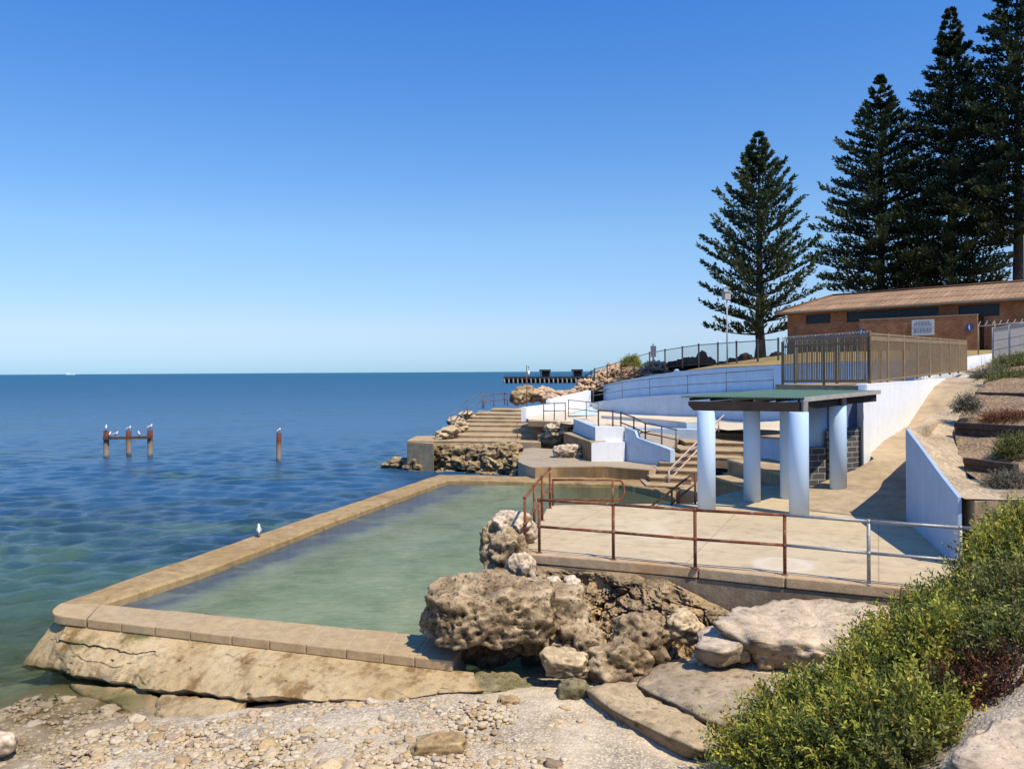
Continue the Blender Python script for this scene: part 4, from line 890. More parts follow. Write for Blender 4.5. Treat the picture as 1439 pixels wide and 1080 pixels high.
# ------------------------------------------------------------------ upper bright wall with pillar
zt = 4.93
bw = thing('retaining_wall', 'bright white painted wall rising above the ramp under the brown enclosure', 'wall', WWp(0)+(2.6,))
obj('wall_face', MB().strip([(10.36, 23.88), WWp(6), WWp(14)], [2.3, 3.0, 4.0], [zt, zt, zt+.02], .25), M['white'], bw)
obj('wall_cap', MB().strip([(10.33, 23.84), WWp(6.02), WWp(14.02)], [zt+.003]*3, [zt+.05, zt+.05, zt+.06], .3), M['white'], bw)
px0 = (10.12, 23.42)
obj('pillar', MB().prism([(10.02, 23.35), (10.34, 23.62), (10.36, 23.9), (10.0, 23.75)], 2.2, 4.72), M['white'], bw)
# ------------------------------------------------------------------ pergola
pg = thing('pergola', 'open shelter with green sheet roof and pale blue round columns on the deck', 'shelter', (6.6, 20.6, DZ))
cols = [G(993, 716, DZ), G(1123, 723.5, DZ), G(1057, 704.5, DZ), W(1178, 678, 21.6), G(1108, 700, DZ)]
cols = [(*c[:2], c[2]) for c in cols]
hts = [4.42, 4.42, 4.5, 4.46, 4.5]; rad = [.218, .225, .212, .215, .212]
for c, h, r in zip(cols, hts, rad):
    o = obj('column', MB().lathe((c[0], c[1], min(c[2], 2.4)-.25), [(r, 0), (r, h-min(c[2], 2.4)+.25-.015), (r-.015, h-min(c[2], 2.4)+.25)], 40), M['column'], pg)
FL, FR = Vector((4.33, 20.95)), Vector((6.84, 19.22)); dv = Vector((3.50, 3.80))
zf, zr = 4.725, 4.79
# corrugated roof sheet
n = 110; fu = (FR-FL); v = []; f = []
sd = dv
for lay in (0, 1):
    for i in range(n+1):
        a = FL+fu*(i/n); wv = .012*math.cos(i/n*fu.length/.076*2*math.pi)+.02*lay
        v += [(a.x, a.y, zf+wv), (a.x+sd.x, a.y+sd.y, zr+wv)]
k = 2*(n+1)
for i in range(n): f += [(2*i+2, 2*i, 2*i+1, 2*i+3), (k+2*i, k+2*i+2, k+2*i+3, k+2*i+1), (2*i, 2*i+2, k+2*i+2, k+2*i), (2*i+3, 2*i+1, k+2*i+1, k+2*i+3)]
m = MB(); m.add(v, f); obj('roof_sheet', m, M['green_roof'], pg)
def P2(u, w): q = FL+fu*u+dv*w; return q
# beams: front, left run, right run, rear
bd = Vector((cols[1][0]-cols[0][0], cols[1][1]-cols[0][1])).normalized()
a = Vector(cols[0][:2])-bd*.42; b = Vector(cols[1][:2])+bd*.02; nrm = Vector((-bd.y, bd.x))
m = MB(); zb, zt2 = 4.425, 4.645; prof = [(0, zt2), (0, zb+.13), (.13, zb), ((b-a).length, zb), ((b-a).length, zt2)]
v = []
for sgn in (-.06, .06): v += [((a+bd*s+nrm*sgn).x, (a+bd*s+nrm*sgn).y, z) for s, z in prof]
m.add(v, [(0,1,2,3,4), (9,8,7,6,5)]+[(i, i+5, (i+1)%5+5, (i+1)%5) for i in range(5)]); obj('front_beam', m, M['beam'], pg)
def beam(p, q, z0, z1, w, h, name='beam', mat=None): return obj(name, MB().beam((p[0], p[1], z0), (q[0], q[1], z1), w, h), mat or M['beam'], pg)
beam(cols[1], cols[3], 4.54, 4.57, .12, .2, 'side_beam'); c3 = Vector(cols[3][:2]); beam(c3, P2(.97, .97), 4.57, 4.61, .12, .2, 'side_beam')
beam(cols[0], cols[2], 4.545, 4.585, .12, .18, 'side_beam'); beam(cols[2], P2(.1, .98), 4.585, 4.63, .12, .18, 'side_beam'); beam(P2(.02, .9), P2(.98, .9), 4.62, 4.62, .1, .14, 'rear_beam')
for u in (.06, .24, .42, .6, .78, .95):
    p, q = P2(u, .02), P2(u, .98); beam(p, q, zf-.055, zr-.055, .05, .07, 'rafter', M['grey_post'] if u in (.42, .6) else M['beam'])
beam(P2(1.005, .0), P2(1.005, 1.0), zf-.02, zr-.02, .03, .11, 'barge_board', mottled('pale_barge', (.5,.47,.42), (.42,.39,.35), 3, 40))
for c, zz in ((cols[1], (4.42, 4.69)), (cols[3], (4.46, 4.72))): bevel(obj('cap_post', MB().box((c[0]+.12, c[1]-.02, sum(zz)/2), (.13, .15, zz[1]-zz[0]), .3), M['grey_post'], pg), .008)
# rear: stepped blockwork, dark blue wall above, big rear column
bk = thing('block_wall', 'grey concrete block half wall stepping up at the back of the shelter', 'wall', (9.2, 23.0, 2.0))
def blockwall(p, q, z0, z1):
    d = (Vector(q)-Vector(p)).normalized(); uv_wall(obj('block_panel', MB().strip([p, q], z0, z1, .2), M['block'], bk))
blockwall((7.75, 22.9), (8.83, 23.06), 1.9, 3.22); blockwall((8.95, 22.95), (10.0, 23.5), 2.1, 3.74)
obj('column', MB().lathe((8.72, 23.6, 2.0), [(.33, 0), (.33, 2.6)], 32), M['column'], pg)
obj('rear_wall', MB().strip([(9.0, 23.45), (10.05, 23.8)], 2.2, 4.6, .2), mottled('deep_blue_paint', (.16,.22,.42), (.2,.26,.46), 1, 30, .7), bk)
# ------------------------------------------------------------------ amphitheatre: floor, curved walls
A0, A1, A2, A3, A4 = (5.65, 58.8), (7.0, 50.0), (10.5, 43.4), (12.6, 37.6), (14.6, 33.0)
L = [A0, (6.1, 55), A1, (8.5, 46.6), A2, (11.65, 40.4), A3, A4]
def zt_l(p): px = p[0]/p[1]*FOC+CX; yy = np.interp(px, [828, 880, 965, 1085, 1200], [566, 558.5, 552.5, 548.5, 546]); return W(px, yy, p[1])[2]
lz = [zt_l(p) for p in L]
Ur = [(6.65, 59.6), (7.3, 55.3), (8.15, 50.8), (9.6, 47.4), (11.6, 44.1), (12.85, 40.9), (13.9, 38.4), (17.0, 34.0)]
def zt_u(p): px = p[0]/p[1]*FOC+CX; yy = np.interp(px, [830, 880, 965, 1100, 1293], [545.5, 533, 519.5, 512, 504.5]); return W(px, yy, p[1])[2]
uz = [zt_u(p) for p in Ur]
am = thing('amphitheatre_wall', 'curved two tier pale blue wall in shade around the sandy floor', 'wall', (8, 50, 2.6))
obj('lower_tier', MB().strip(L, 2.3, lz, .22), M['blue'], am); obj('upper_tier', MB().strip(Ur, [z-.25 for z in lz], uz, .25), M['blue'], am)
m = MB(); v = []; f = []
for i in range(len(L)): v += [(L[i][0]+.05, L[i][1]+.05, lz[i]+.012), (Ur[i][0]+.05, Ur[i][1]+.05, lz[i]+.02)]
for i in range(len(L)-1): f.append((2*i, 2*i+1, 2*i+3, 2*i+2))
m.add(v, f); obj('ledge', m, M['blue'], am)
# sunlit white wing on the seaward side and white wall by the upper path
ww = thing('amphitheatre_wall', 'sunlit white wall stepping down towards the sea on the far side of the amphitheatre', 'wall', (2.4, 50, 2.6))
Z1, Z2 = W(739, 572, 47)[2], W(773, 569, 52)[2]
obj('lower_wing', MB().strip([(.80, 47), (2.42, 52.6)], 2.5, [Z1, Z2+.02], .3), M['white'], ww)
obj('upper_wing', MB().strip([(2.45, 52.6), A0], 2.5, [W(775, 561.5, 52.6)[2], W(829, 548.5, 58.8)[2]], .3), M['white'], ww)
obj('retaining_wall', MB().strip([(17.02, 33.98), (19.5, 36.9), (22.35, 40.3), (26, 44.2), (30.5, 47.5)], 4.5, [uz[-1], 5.93, 5.98, 6.2, 6.5], .3), M['white'], None, 'sunlit white wall beside the top of the sandy path, below the brick block', 'wall')
fl = [(.9, 46.2, 2.7), (2.3, 44.2, 2.68), (4.0, 40.6, 2.6), (5.9, 38.6, 2.5), (8.2, 41.9, 2.55), (9.5, 41.0, 2.56), (10.0, 38.0, 2.62), (12.5, 34.5, 2.7), (14.6, 33.0, 3.2), (12.6, 37.6, 3.15), (10.5, 43.4, 2.98), (7.0, 50, 2.76), A0+(2.75,), (2.45, 52.6, 2.75), (.85, 47, 2.75)]
(vv, ff), _ = patch(fl, .8, [], .015, .6, 2); struct('floor', (vv, ff), M['floor'], smooth=True)
# grey wedge at the foot of the white wing
m = MB(); a, b, c = W(799, 584, 47.5), W(842, 583, 49), W(831, 571, 50); m.add([a, b, c, (b[0]+.4, b[1]+5, 2.7), (a[0]+.5, a[1]+5, 2.7)], [(0,1,2), (2,1,3), (2,3,4), (0,2,4)])
obj('grey_wedge', m, M['blue'], None, 'small grey wedge at the foot of the white wing wall', 'ramp')
# ledge railing
def rail_pts(pxs, pathp, zs, dx=.08):
    out = []
    for px in pxs:
        best = None
        for i in range(len(pathp)-1):
            for k in range(60):
                t = k/60; x = pathp[i][0]+(pathp[i+1][0]-pathp[i][0])*t; y = pathp[i][1]+(pathp[i+1][1]-pathp[i][1])*t; z = zs[i]+(zs[i+1]-zs[i])*t
                e = abs(_px(x, y, z)-px)
                if best is None or e < best[0]: best = (e, (x+dx, y+dx, z))
        out.append(best[1])
    return out
def _px(x, y, z): return CX+x/y*FOC*math.cos(ROLL)+(EYE-z)/y*FOC*math.sin(ROLL)
gr = M['rail_grey']
railing('ledge_railing', 'thin grey railing along the ledge halfway up the curved blue wall', rail_pts([832, 873, 912, 965, 1019, 1085], L, lz), [gr]*6, 1.0, .5, .025)
# ------------------------------------------------------------------ stairs and seat tiers behind the shelter
st = thing('terrace_steps', 'broad concrete steps with dark stained risers climbing behind the shelter', 'steps', G(940, 690, .9))
ys_ = [681, 670, 659.5, 649, 640.5, 631, 620.5, 608]; xl = [908, 913, 924, 927, 938, 956, 963, 970]; xr = [962, 972, 985, 990, 1048, 1056, 1100, 1118]
fr = []
for i in range(8):
    z = .98+.195*i; a, b = G(xl[i], ys_[i], z), G(xr[i], ys_[i]+ (3 if i > 3 else 2.2), z); fr.append((a, b, z))
for i in range(8):
    a, b, z = fr[i]; back = 2.4 if i < 7 else 5.5
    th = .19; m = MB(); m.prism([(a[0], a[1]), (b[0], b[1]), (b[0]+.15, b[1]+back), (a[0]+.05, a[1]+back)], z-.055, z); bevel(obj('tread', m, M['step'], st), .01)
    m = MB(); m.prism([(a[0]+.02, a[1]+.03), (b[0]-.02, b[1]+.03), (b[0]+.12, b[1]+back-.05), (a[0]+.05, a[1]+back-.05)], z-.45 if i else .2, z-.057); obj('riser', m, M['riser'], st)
# base block under the stair at the pool and cheek wall at its right
obj('landing_block', MB().prism([G(955, 684, .98)[:2], G(985, 690, .98)[:2], (8.2, 33.0), (7.2, 33.4)], -.3, .93), M['step'], st)
# benches to the right of the stair, running towards the deck
bt = thing('terrace_bench', 'concrete seating bench with sunlit top, nearest behind the shelter columns', 'bench', (7.5, 26, 1.5))
def bench(t, p, q, depth, z1, z0, top, side):
    d = (Vector(q)-Vector(p)).normalized(); n = Vector((d.y, -d.x))*-1
    if n.y < 0 and n.x < 0: n = -n
    P = [Vector(p), Vector(q), Vector(q)+n*depth, Vector(p)+n*depth]
    obj('bench_top', MB().prism([tuple(x) for x in P], z1-.08, z1), top, t)
    P = [P[0]+n*.04+d*.02, P[1]+n*.04-d*.02, P[2]-n*.02, P[3]-n*.02]; obj('bench_base', MB().prism([tuple(x) for x in P], z0, z1-.082), side, t)
p, q = G(1000, 668, 1.88), G(1100, 700, 1.88); bench(bt, (p[0], p[1]), (q[0]+.3, q[1]-.6), 1.6, 1.88, .3, M['step'], M['riser'])
bt = thing('terrace_bench', 'grey concrete seating bench, second one up behind the shelter columns', 'bench', (8.5, 29, 1.9))
p, q = G(1021, 645, 2.35), G(1112, 668, 2.35); bench(bt, (p[0], p[1]), (q[0], q[1]), 1.5, 2.35, 1.2, M['step'], M['wall_conc'])
bt = thing('terrace_bench', 'pale blue sided bench, topmost of the benches seen between the columns', 'bench', (9.5, 33, 2.4))
p, q = G(1066, 612, 2.75), G(1150, 619, 2.75); bench(bt, (p[0], p[1]), (q[0], q[1]), 2.2, 2.75, 1.6, M['step'], M['blue'])
# faded pink handrail on the stair
t = thing('stair_rail', 'faded pink double handrail slanting up the middle of the terrace steps', 'stair rail', G(940, 668, 1.2)); pk = M['rail_pink']
for (x0, y0, x1, y1) in ((940, 660, 1017, 583), (940, 675, 1010, 600)): obj('rail', MB().tube([W(x0, y0, 32.3), W(x1, y1, 38.5)], .035, 8), pk, t)
obj('post', MB().tube([W(940, 679, 32.3), W(940, 660, 32.3)], .035, 8), pk, t); obj('post', MB().tube([W(1010, 606, 38), W(1010, 590, 38)], .035, 8), pk, t)
# ------------------------------------------------------------------ promenade behind the pool
wz = 1.35
wk = [G(752, 657.5, wz), G(800, 656.5, wz), G(850, 656, wz), G(912, 661, wz), (6.9, 34.4, wz), (7.2, 36.5, wz), (5.1, 36.8, wz), (3.6, 37.2, wz), (3.2, 42, wz), (1.0, 43.6, wz), (.6, 43.0, wz), G(728, 648, wz), G(735, 652, wz)]
m = MB(); m.prism([(p[0], p[1]) for p in wk], -.6, wz); pw = struct('walkway', m, [M['walkway']])
lipp = [G(752, 657.5, wz), G(800, 656.5, wz), G(850, 656, wz), G(912, 661, wz)]
m = MB(); m.strip([(p[0], p[1]) for p in lipp], .4, wz+.02, .35); obj('quay_wall', m, mottled('ochre_quay', (.42,.27,.115), (.50,.35,.18), .6, 30, .95, .3, .02, .3, streak=((.2,.11,.05), .6)), None, 'ochre stained low wall along the walkway at the far end of the pool', 'wall')
ld = [G(752, 672.5, .93), G(800, 671, .93), G(860, 669, .93), G(912, 678, .93), G(912, 664, .93), G(850, 659, .93), G(800, 660, .93), G(752, 661, .93)]
m = MB(); m.prism([(p[0], p[1]) for p in ld], -.4, .93); struct('pool_ledge', m, M['step'])
# upper promenade deck with blue and white parapets
pv = thing('parapet_block', 'white and pale blue plastered block between the walkway and the upper promenade', 'wall', (4.4, 37, wz))
obj('lower_face', MB().strip([(3.55, 36.75), (5.05, 36.75)], wz-.1, 2.21, .35), M['white'], pv); obj('upper_face', MB().strip([(3.75, 36.98), (5.03, 36.95)], 2.212, 2.88, .3), M['white'], pv)
a = thing('parapet_wall', 'shaded blue wall descending from the plastered block towards the terrace steps', 'wall', (5.8, 35.5, wz))
obj('wall_face', MB().strip([(5.06, 36.92), (5.42, 36.3), (5.50, 36.15), (6.35, 34.75), (6.62, 34.3)], wz-.3, [2.86, 2.74, 2.46, 2.18, 2.08], -.25*-1), M['blue'], a)
a = thing('parapet_wall', 'shaded blue wall running away behind the pale boulder on the walkway', 'wall', (3.6, 40, 2.2))
obj('wall_face', MB().strip([(3.2, 42.8), (3.74, 37.0)], 2.0, [2.92, 2.86], .3), M['blue'], a)
obj('plinth', MB().strip([(2.65, 42.2), (3.53, 36.8)], wz-.2, 2.2, .9), M['riser'], a); obj('plinth_top', MB().strip([(2.6, 42.2), (3.48, 36.72)], 2.203, 2.26, .75), M['step'], a)
# promenade slab over the dark undercut
pr = [(.9, 44.7), (3.1, 43.6), (3.8, 42.9), (3.9, 37.3), (5.1, 37.2), (6.2, 35.4), (6.7, 34.6), (8.4, 40.6), (8.0, 41.8), (5.9, 41.2), (4.3, 44.5), (2.8, 47.5), (.9, 47.3)]
prz = [2.68, 2.66, 2.66, 2.62, 2.6, 2.14, 2.06, 2.36, 2.52, 2.6, 2.68, 2.7, 2.72]
m = MB(); m.prism(pr, [z-.22 for z in prz], prz); struct('promenade', m, M['walkway'])
m = MB(); m.prism([(.85, 44.55), (3.12, 43.45), (3.15, 43.68), (.9, 44.75)], 2.42, 2.70); struct('promenade_edge', m, M['riser'])
m = MB(); m.prism([(1.1, 45.8), (3.2, 44.6), (3.25, 46), (1.1, 47)], 0, 2.45); struct('undercut_ground', m, M['riser'])
gp = [W(764, 590, 45), W(779, 590, 45), W(795, 590, 44.4), W(840, 592, 41), W(860, 597, 39.2)]
rk = M['rail_dark']
railing('promenade_railing', 'grey pipe railing along the edge of the upper promenade above the dark undercut', [W(764, 590, 45), W(779, 590, 44.9), W(794.5, 590, 44.4)], [gr]*3, .92, .55, .03)
railing('promenade_railing', 'dark stepped pipe railing on top of the plastered block', [(4.0, 38.0, 2.62), (4.62, 37.6, 2.62)], [rk]*2, .95, None, .035)
railing('promenade_railing', 'dark pipe railing descending beside the shaded blue wall to the terrace steps', [(4.95, 37.3, 2.6), (5.45, 36.7, 2.42), (5.85, 36.0, 2.24), (6.42, 35.2, 2.16), (6.95, 34.75, 2.05)], [rk, rk, rk, gr, gr], [.9, .9, .85, .85, .85], .5, .033)
railing('promenade_railing', 'thin grey railing curving behind the promenade at the foot of the white wing', [W(799, 585, 47), W(824, 588, 46), W(841, 591, 44)], [gr]*3, .95, .5, .025)
for k, (p0_, p1_, zt_, lb_) in enumerate([(G(845, 588, 2.72), G(965, 598, 2.72), 2.84, 'long low blue sided step curving across the upper part of the sandy floor')]):
    t = thing('terrace_step', lb_, 'step', lerp(p0_, p1_, .5)); a_, b_ = Vector(p0_[:2]), Vector(p1_[:2]); dd_ = (b_-a_).normalized(); nn_ = Vector((-dd_.y, dd_.x)); nn_ = nn_ if nn_.y > 0 else -nn_; md_ = (a_+b_)/2+nn_*.5; pth = [tuple(a_), tuple((a_+md_)/2+nn_*.1), tuple(md_), tuple((b_+md_)/2+nn_*.1), tuple(b_)]
    obj('step_face', MB().strip(pth, 2.3, zt_, 1.1), M['blue'], t); obj('step_top', MB().strip([(x-nn_.x*.02, y-nn_.y*.02) for x, y in pth], zt_+.003, zt_+.05, 1.15), M['floor'], t)
# middle terrace band between the promenade and the sandy floor
m = MB(); bp = [(5.6, 40.4), (9.0, 38.6), (9.2, 39.3), (5.7, 41.1)]; m.prism(bp, 1.9, 2.60); obj('terrace_kerb', m, M['blue'], None, 'long low pale blue kerb between the promenade and the sandy floor', 'kerb')
rock('boulder', 'pale creamy boulder standing alone on the walkway behind the pool', 'boulder', W(799, 637, 38.6), (.78, .5, .46), M['rock_pale'], seed=401, sub=5, lump=.3, rough=.2, pit=.5, box=.2, pits=3)
rock('boulder', 'craggy pale boulder jammed under the promenade slab', 'boulder', W(783, 604, 44.2), (.8, .6, .5), M['rock_pale'], seed=405, sub=5, lump=.4, rough=.25, pit=.6, pits=2)
rock('boulder', 'dark boulder in the shadow under the promenade', 'boulder', W(776, 622, 44.6), (.8, .6, .6), M['rock_rubble'], seed=407, sub=4, lump=.4, rough=.25)
# ------------------------------------------------------------------ stepped point on the left
sp = thing('sea_steps', 'wide flight of worn concrete steps on the point beyond the pool', 'steps', (-3, 45.4, 0))
yy = [618.5, 611, 603.5, 596, 590, 585, 580, 574.5]; x0 = [572, 626, 636, 645, 655, 663, 668, 690]; x1 = [756, 758, 760, 760, 752, 745, 738, 738]
for i in range(8):
    z = 1.65+.17*i; a, b = G(x0[i], yy[i], z), G(x1[i], yy[i]+1.2, z)
    bk_ = 3.2 if i < 7 else 2.0
    P = [(a[0], a[1]), (b[0], b[1]), (b[0]+.15, b[1]+bk_), (a[0]+.12, a[1]+bk_)]
    bevel(obj('tread', MB().prism([(x+noise.noise(Vector((x, y, i)))*.05, y) for x, y in P], z-.085, z), M['step'], sp), .03)
    obj('riser', MB().prism([(P[0][0]+.03, P[0][1]+.02), (P[1][0]-.03, P[1][1]+.02), (P[2][0]-.05, P[2][1]-.05), (P[3][0]+.05, P[3][1]-.05)], z-.6 if i else z-.35, z-.087), mottled('worn_riser', (.52,.36,.19), (.62,.45,.26), .9, 30, .95, .3, .02, .35) if i == 0 else sp.children[1].data.materials[0], sp)
obj('corner_pier', MB().prism([G(572, 620, 1.6)[:2], G(609, 622, 1.6)[:2], (-4.4, 46.5), (-5.75, 46.4)], -.7, 1.56), M['conc'], sp)
obj('front_wall', MB().prism([(.25, 43.9), (1.45, 43.3), (1.6, 44.6), (.3, 44.9)], .4, 1.62), M['conc'], sp)
obj('core', MB().prism([(-4.6, 46.9), (.2, 46.2), (1.2, 45.0), (1.2, 54), (-2.4, 56)], -.8, 1.3), M['riser'], sp)
for k, (px, py, Y, rx, rz_) in enumerate([(585,652,45.0,.75,.5),(604,641,45.2,.8,.62),(622,629,45.0,.9,.5),(640,645,44.6,.7,.45),(655,637,44.6,.85,.62),(672,655,43.8,.62,.42),(682,636,44.2,.8,.65),(700,650,43.6,.72,.55),(712,633,44.0,.85,.6),(722,655,43.2,.66,.5),(735,645,43.4,.72,.6),(744,660,42.9,.55,.4),(690,664,43.0,.55,.28),(625,660,44.2,.5,.28),(737,664,40.2,.55,.42),(748,668,38.2,.42,.3),(728,650,42.5,.6,.5)]):
    rock('rubble_rock', '%s from the left of the brown rubble rocks under the sea steps' % ordn(k), 'rock', W(px, py+5, Y), (rx*1.1, rx*.8, rz_*.95), M['rock_rubble'], 'rubble under the sea steps', seed=430+k, sub=5, lump=.6, rough=.2, pit=.5, box=.2, pits=2.4, hole=.45)
for k, (px, py, Y, r) in enumerate([(566, 650, 46.2, .75), (552, 655, 46.4, .6), (538, 658, 46.6, .35)]):
    rock('rock', ['brown sea rock touching the corner pier of the sea steps', 'low brown rock in the water left of the corner pier', 'leftmost small rock awash beside the sea steps'][k], 'rock', W(px, py, Y), (r*1.1, r*.9, r*.45), M['rock_rubble'], seed=450+k, sub=4, lump=.4, rough=.2)
for k, (px, py, Y) in enumerate([(632, 606, 46.2), (622, 612, 46.0), (645, 599, 48.5), (640, 592, 50.5), (655, 583, 54)]):
    rock('rock', '%s tan rock from the bottom edging the left side of the sea steps' % ordn(k), 'rock', W(px, py, Y), (.55, .6, .3), M['rock_tan'], seed=460+k, sub=4, lump=.4, rough=.2)
railing('sea_steps_railing', 'pale pipe handrail climbing the seaward edge of the wide steps', [W(634, 607, 47), W(657, 586, 51.5), W(678, 574, 55)], [gr]*3, [1.0, 1.05, 1.1], .5, .035)
railing('sea_steps_railing', 'rusty railing at the top of the wide steps by the sea', [W(680, 574, 55.2), W(694, 571, 57), W(709, 569, 58.5), W(713, 570, 58)], [ru]*4, .85, .5, .032)
railing('sea_steps_railing', 'thin railing with three bars at the right end of the wide steps', [W(727, 616, 45.2), W(760, 615, 44.9)], [gr]*2, .9, .55, .025)
t = obj('marker_pole', MB().tube([W(740, 574, 58), W(740, 513, 58)], .03, 8), M['rust'], None, 'thin rusty pole standing at the top of the wide sea steps', 'pole')
# ground of the point and rocky bank behind
bankp = [(-1.6, 57.0, 2.6), (.6, 54.5, 2.75), (2.2, 55.5, 2.9), (5.3, 61.0, 3.4), (6.3, 60.5, 3.9), (8, 52.4, 4.7), (10, 52, 5.0), (16, 62, 5.3), (13.5, 80, 5.2), (10, 82, 4.2), (7.2, 80, 3.0), (3.6, 70, 1.6), (1.5, 66, 1.2), (-1.5, 62, 1.2)]
(vv, ff), _ = patch(bankp, 1.2, [], .25, .5, 4); struct('rocky_bank', (vv, ff), M['rock_pink'], smooth=True)
for k, (px, py, Y, rx, rz_) in enumerate([(729,558,60,.7,.55),(737,552,61,.85,.6),(752,556,61.5,.75,.5),(764,554,62,.85,.6),(776,560,60,.6,.4),(790,556,63,.9,.45)]):
    rock('bank_rock', '%s from the left of the pinkish rocks above the sea steps' % ordn(k), 'rock', W(px, py, Y), (rx, rx*.8, rz_), M['rock_pink' if k not in (0, 1) else 'rock_rubble'], 'rocks above the sea steps', seed=470+k, sub=4, lump=.45, rough=.25, pit=.3)
for k, (px, py, Y, rx, rz_) in enumerate([(818,550,63,.7,.5),(828,544,64,.9,.6),(840,539,66,1.0,.75),(851,534,67,1.0,.8),(862,531,67,1.1,.85),(872,525,68,1.15,.95),(884,527,68,1.1,.75),(897,525,69,1.0,.6),(908,521,70,1.0,.6),(919,519,70,1.1,.7),(932,517,71,.9,.5),(846,545,63,.9,.5),(860,540,62,.9,.5),(805,555,62,.6,.4)]):
    rock('bank_rock', '%s in the row of orange pink boulders below the top fence' % ordn(k), 'rock', W(px, py, Y+12), (rx*1.2, rx, rz_*1.15), M['rock_pink'], 'boulders below the top fence', seed=490+k, sub=5, lump=.5, rough=.45, pit=.5, box=.3, pits=1.6)
# ------------------------------------------------------------------ lawn and land behind
bE = Vector(W(1090, 439.5, 62)); bR = Vector(W(1439, 419, 49.9)); EZ = bE.z
bu = Vector((bR.x-bE.x, bR.y-bE.y)).normalized(); bv = Vector((-bu.y, bu.x))
if bv.x < 0: bv = -bv
GZ = 6.72
def B(u, v, z=0): q = Vector((bE.x, bE.y))+bu*u+bv*v; return (q.x, q.y, z)
lawn = [(Ur[i][0]+.1, Ur[i][1]+.1, uz[i]+.03) for i in range(len(Ur))]
lawn += [(19.5, 36.95, 5.95), (22.35, 40.4, 6.0), (26, 44.3, 6.2), (30.5, 47.6, 6.5), (40, 44, 7.2), (75, 60, 8), (90, 160, 8), (40, 170, 6.5), (26, 110, 5.0), (17.5, 82, 5.2), (13.5, 70, 5.0), (8.6, 61, 4.35)]
ex = [(*B(2, -2)[:2], GZ-.12), (*B(10, -2)[:2], GZ-.1), (*B(2, 4)[:2], GZ-.02), (*B(14, 4)[:2], GZ-.02), (22, 70, 6.6), (30, 85, 6.6), (17, 58, 5.85), (15, 66, 5.65)]
(vv, ff), LG = patch(lawn, 2.2, ex, .05, .3, 8); struct('lawn', (vv, ff), M['lawn'], smooth=True)
def lawn_z(x, y): return float(LG([(x, y)])[0])
# ------------------------------------------------------------------ top fence along the lawn edge
fx = [835.6, 853.4, 873, 892, 913, 934.6, 959, 982, 1009, 1035, 1065, 1094]; fb = [545, 540, 533, 529, 521, 517, 514.5, 513, 513, 512.5, 511.5, 511]
ft = [517, 512, 506, 500, 494, 490, 486, 482.5, 480.5, 478.5, 476.5, 474]
fY = [76, 76, 76, 76, 76, 75, 72, 68, 64, 61, 58.5, 56]
fd = M['fence_dark']; t = thing('boundary_fence', 'long dark tubular fence along the top of the curved wall, stepping down towards the sea', 'fence', W(960, 514, 70))
tp = []; bt_ = []
for x, b, a, Yv in zip(fx, fb, ft, fY):
    p, q = W(x, b+3, Yv), W(x, a, Yv); q = (p[0], q[1], q[2]); obj('post', MB().box((p[0], p[1], (p[2]+q[2])/2), (.11, .11, q[2]-p[2])), fd, t); tp.append(q); bt_.append(p)
m = MB()
for i in range(len(tp)-1):
    a, b = Vector(tp[i])-Vector((0,0,.12)), Vector(tp[i+1])-Vector((0,0,.12)); c, d = Vector(bt_[i])+Vector((0,0,.25)), Vector(bt_[i+1])+Vector((0,0,.25))
    obj('rail', MB().beam(a, b, .05, .06), fd, t); obj('rail', MB().beam(c, d, .05, .06), fd, t); n = int((b-a).length/.13)
    for k in range(1, n): m.beam(c.lerp(d, k/n), a.lerp(b, k/n), .009, .009)
obj('pickets', m, fd, t)
m = MB(); a, b = Vector(tp[0]), Vector(W(822, 527, 80))
t2 = thing('boundary_fence', 'last bays of dark fence dropping behind the orange boulders to the water', 'fence', W(828, 545, 78))
for f_ in (0.35, .9): q = a.lerp(b, f_); obj('post', MB().box((q.x, q.y, q.z-.9), (.1, .1, 1.9)), fd, t2)
obj('rail', MB().beam(a-Vector((0,0,.12)), b-Vector((0,0,.12)), .05, .06), fd, t2)
# dark boulders behind it
for k, (px, py, Y, rx, rz_) in enumerate([(944,513,78,.9,.8),(952,512,78,.8,.9),(964,512,79,1.3,1.2),(975,511,79,1.0,1.5),(985,508,79,1.0,2.0),(996,511,79,1.2,1.3),(1013,513,79,1.2,.7),(1028,510,79,1.0,1.1),(1046,508,79,1.7,1.5),(1057,509,79,1.0,.9),(1082,507,79,1.3,1.0),(1093,504,79,1.2,1.5)]):
    rock('dark_boulder', '%s from the left of the dark boulders behind the top fence' % ordn(k), 'rock', W(px, py, Y), (rx*.62, rx*.6, rz_*.48), M['rock_dark'], 'dark boulders behind the top fence', seed=520+k, sub=4, lump=.4, rough=.15)
# lamp post
lpz = W(1022, 512, 62); t = thing('lamp_post', 'thin pale lamp post with a boxy floodlight head in front of the nearest pine', 'lamp post', lpz)
tpz = W(1022.5, 421, 62)[2]; c = (lpz[0], lpz[1])
obj('pole', MB().tube([(c[0], c[1], lpz[2]-.2), (c[0], c[1], tpz)], [.065, .05], 12), M['lamp'], t)
h = obj('lamp_head', MB().box((c[0]-.05, c[1], tpz+.28), (.52, .42, .56), .4).box((c[0]-.1, c[1]-.05, tpz+.6), (.6, .5, .08), .4), M['lamp'], t)
# signpost beside the fence and shrub
t = thing('sign_post', 'slim grey sign post standing just behind the top fence', 'sign', W(918, 517, 74)); p = W(918, 517, 74)
obj('post', MB().tube([p, (p[0], p[1], p[2]+2.2)], .07, 8), M['rail_grey'], t); obj('sign_panel', MB().box((p[0], p[1]-.1, p[2]+1.5), (.5, .05, 1.0)), M['rail_grey'], t)
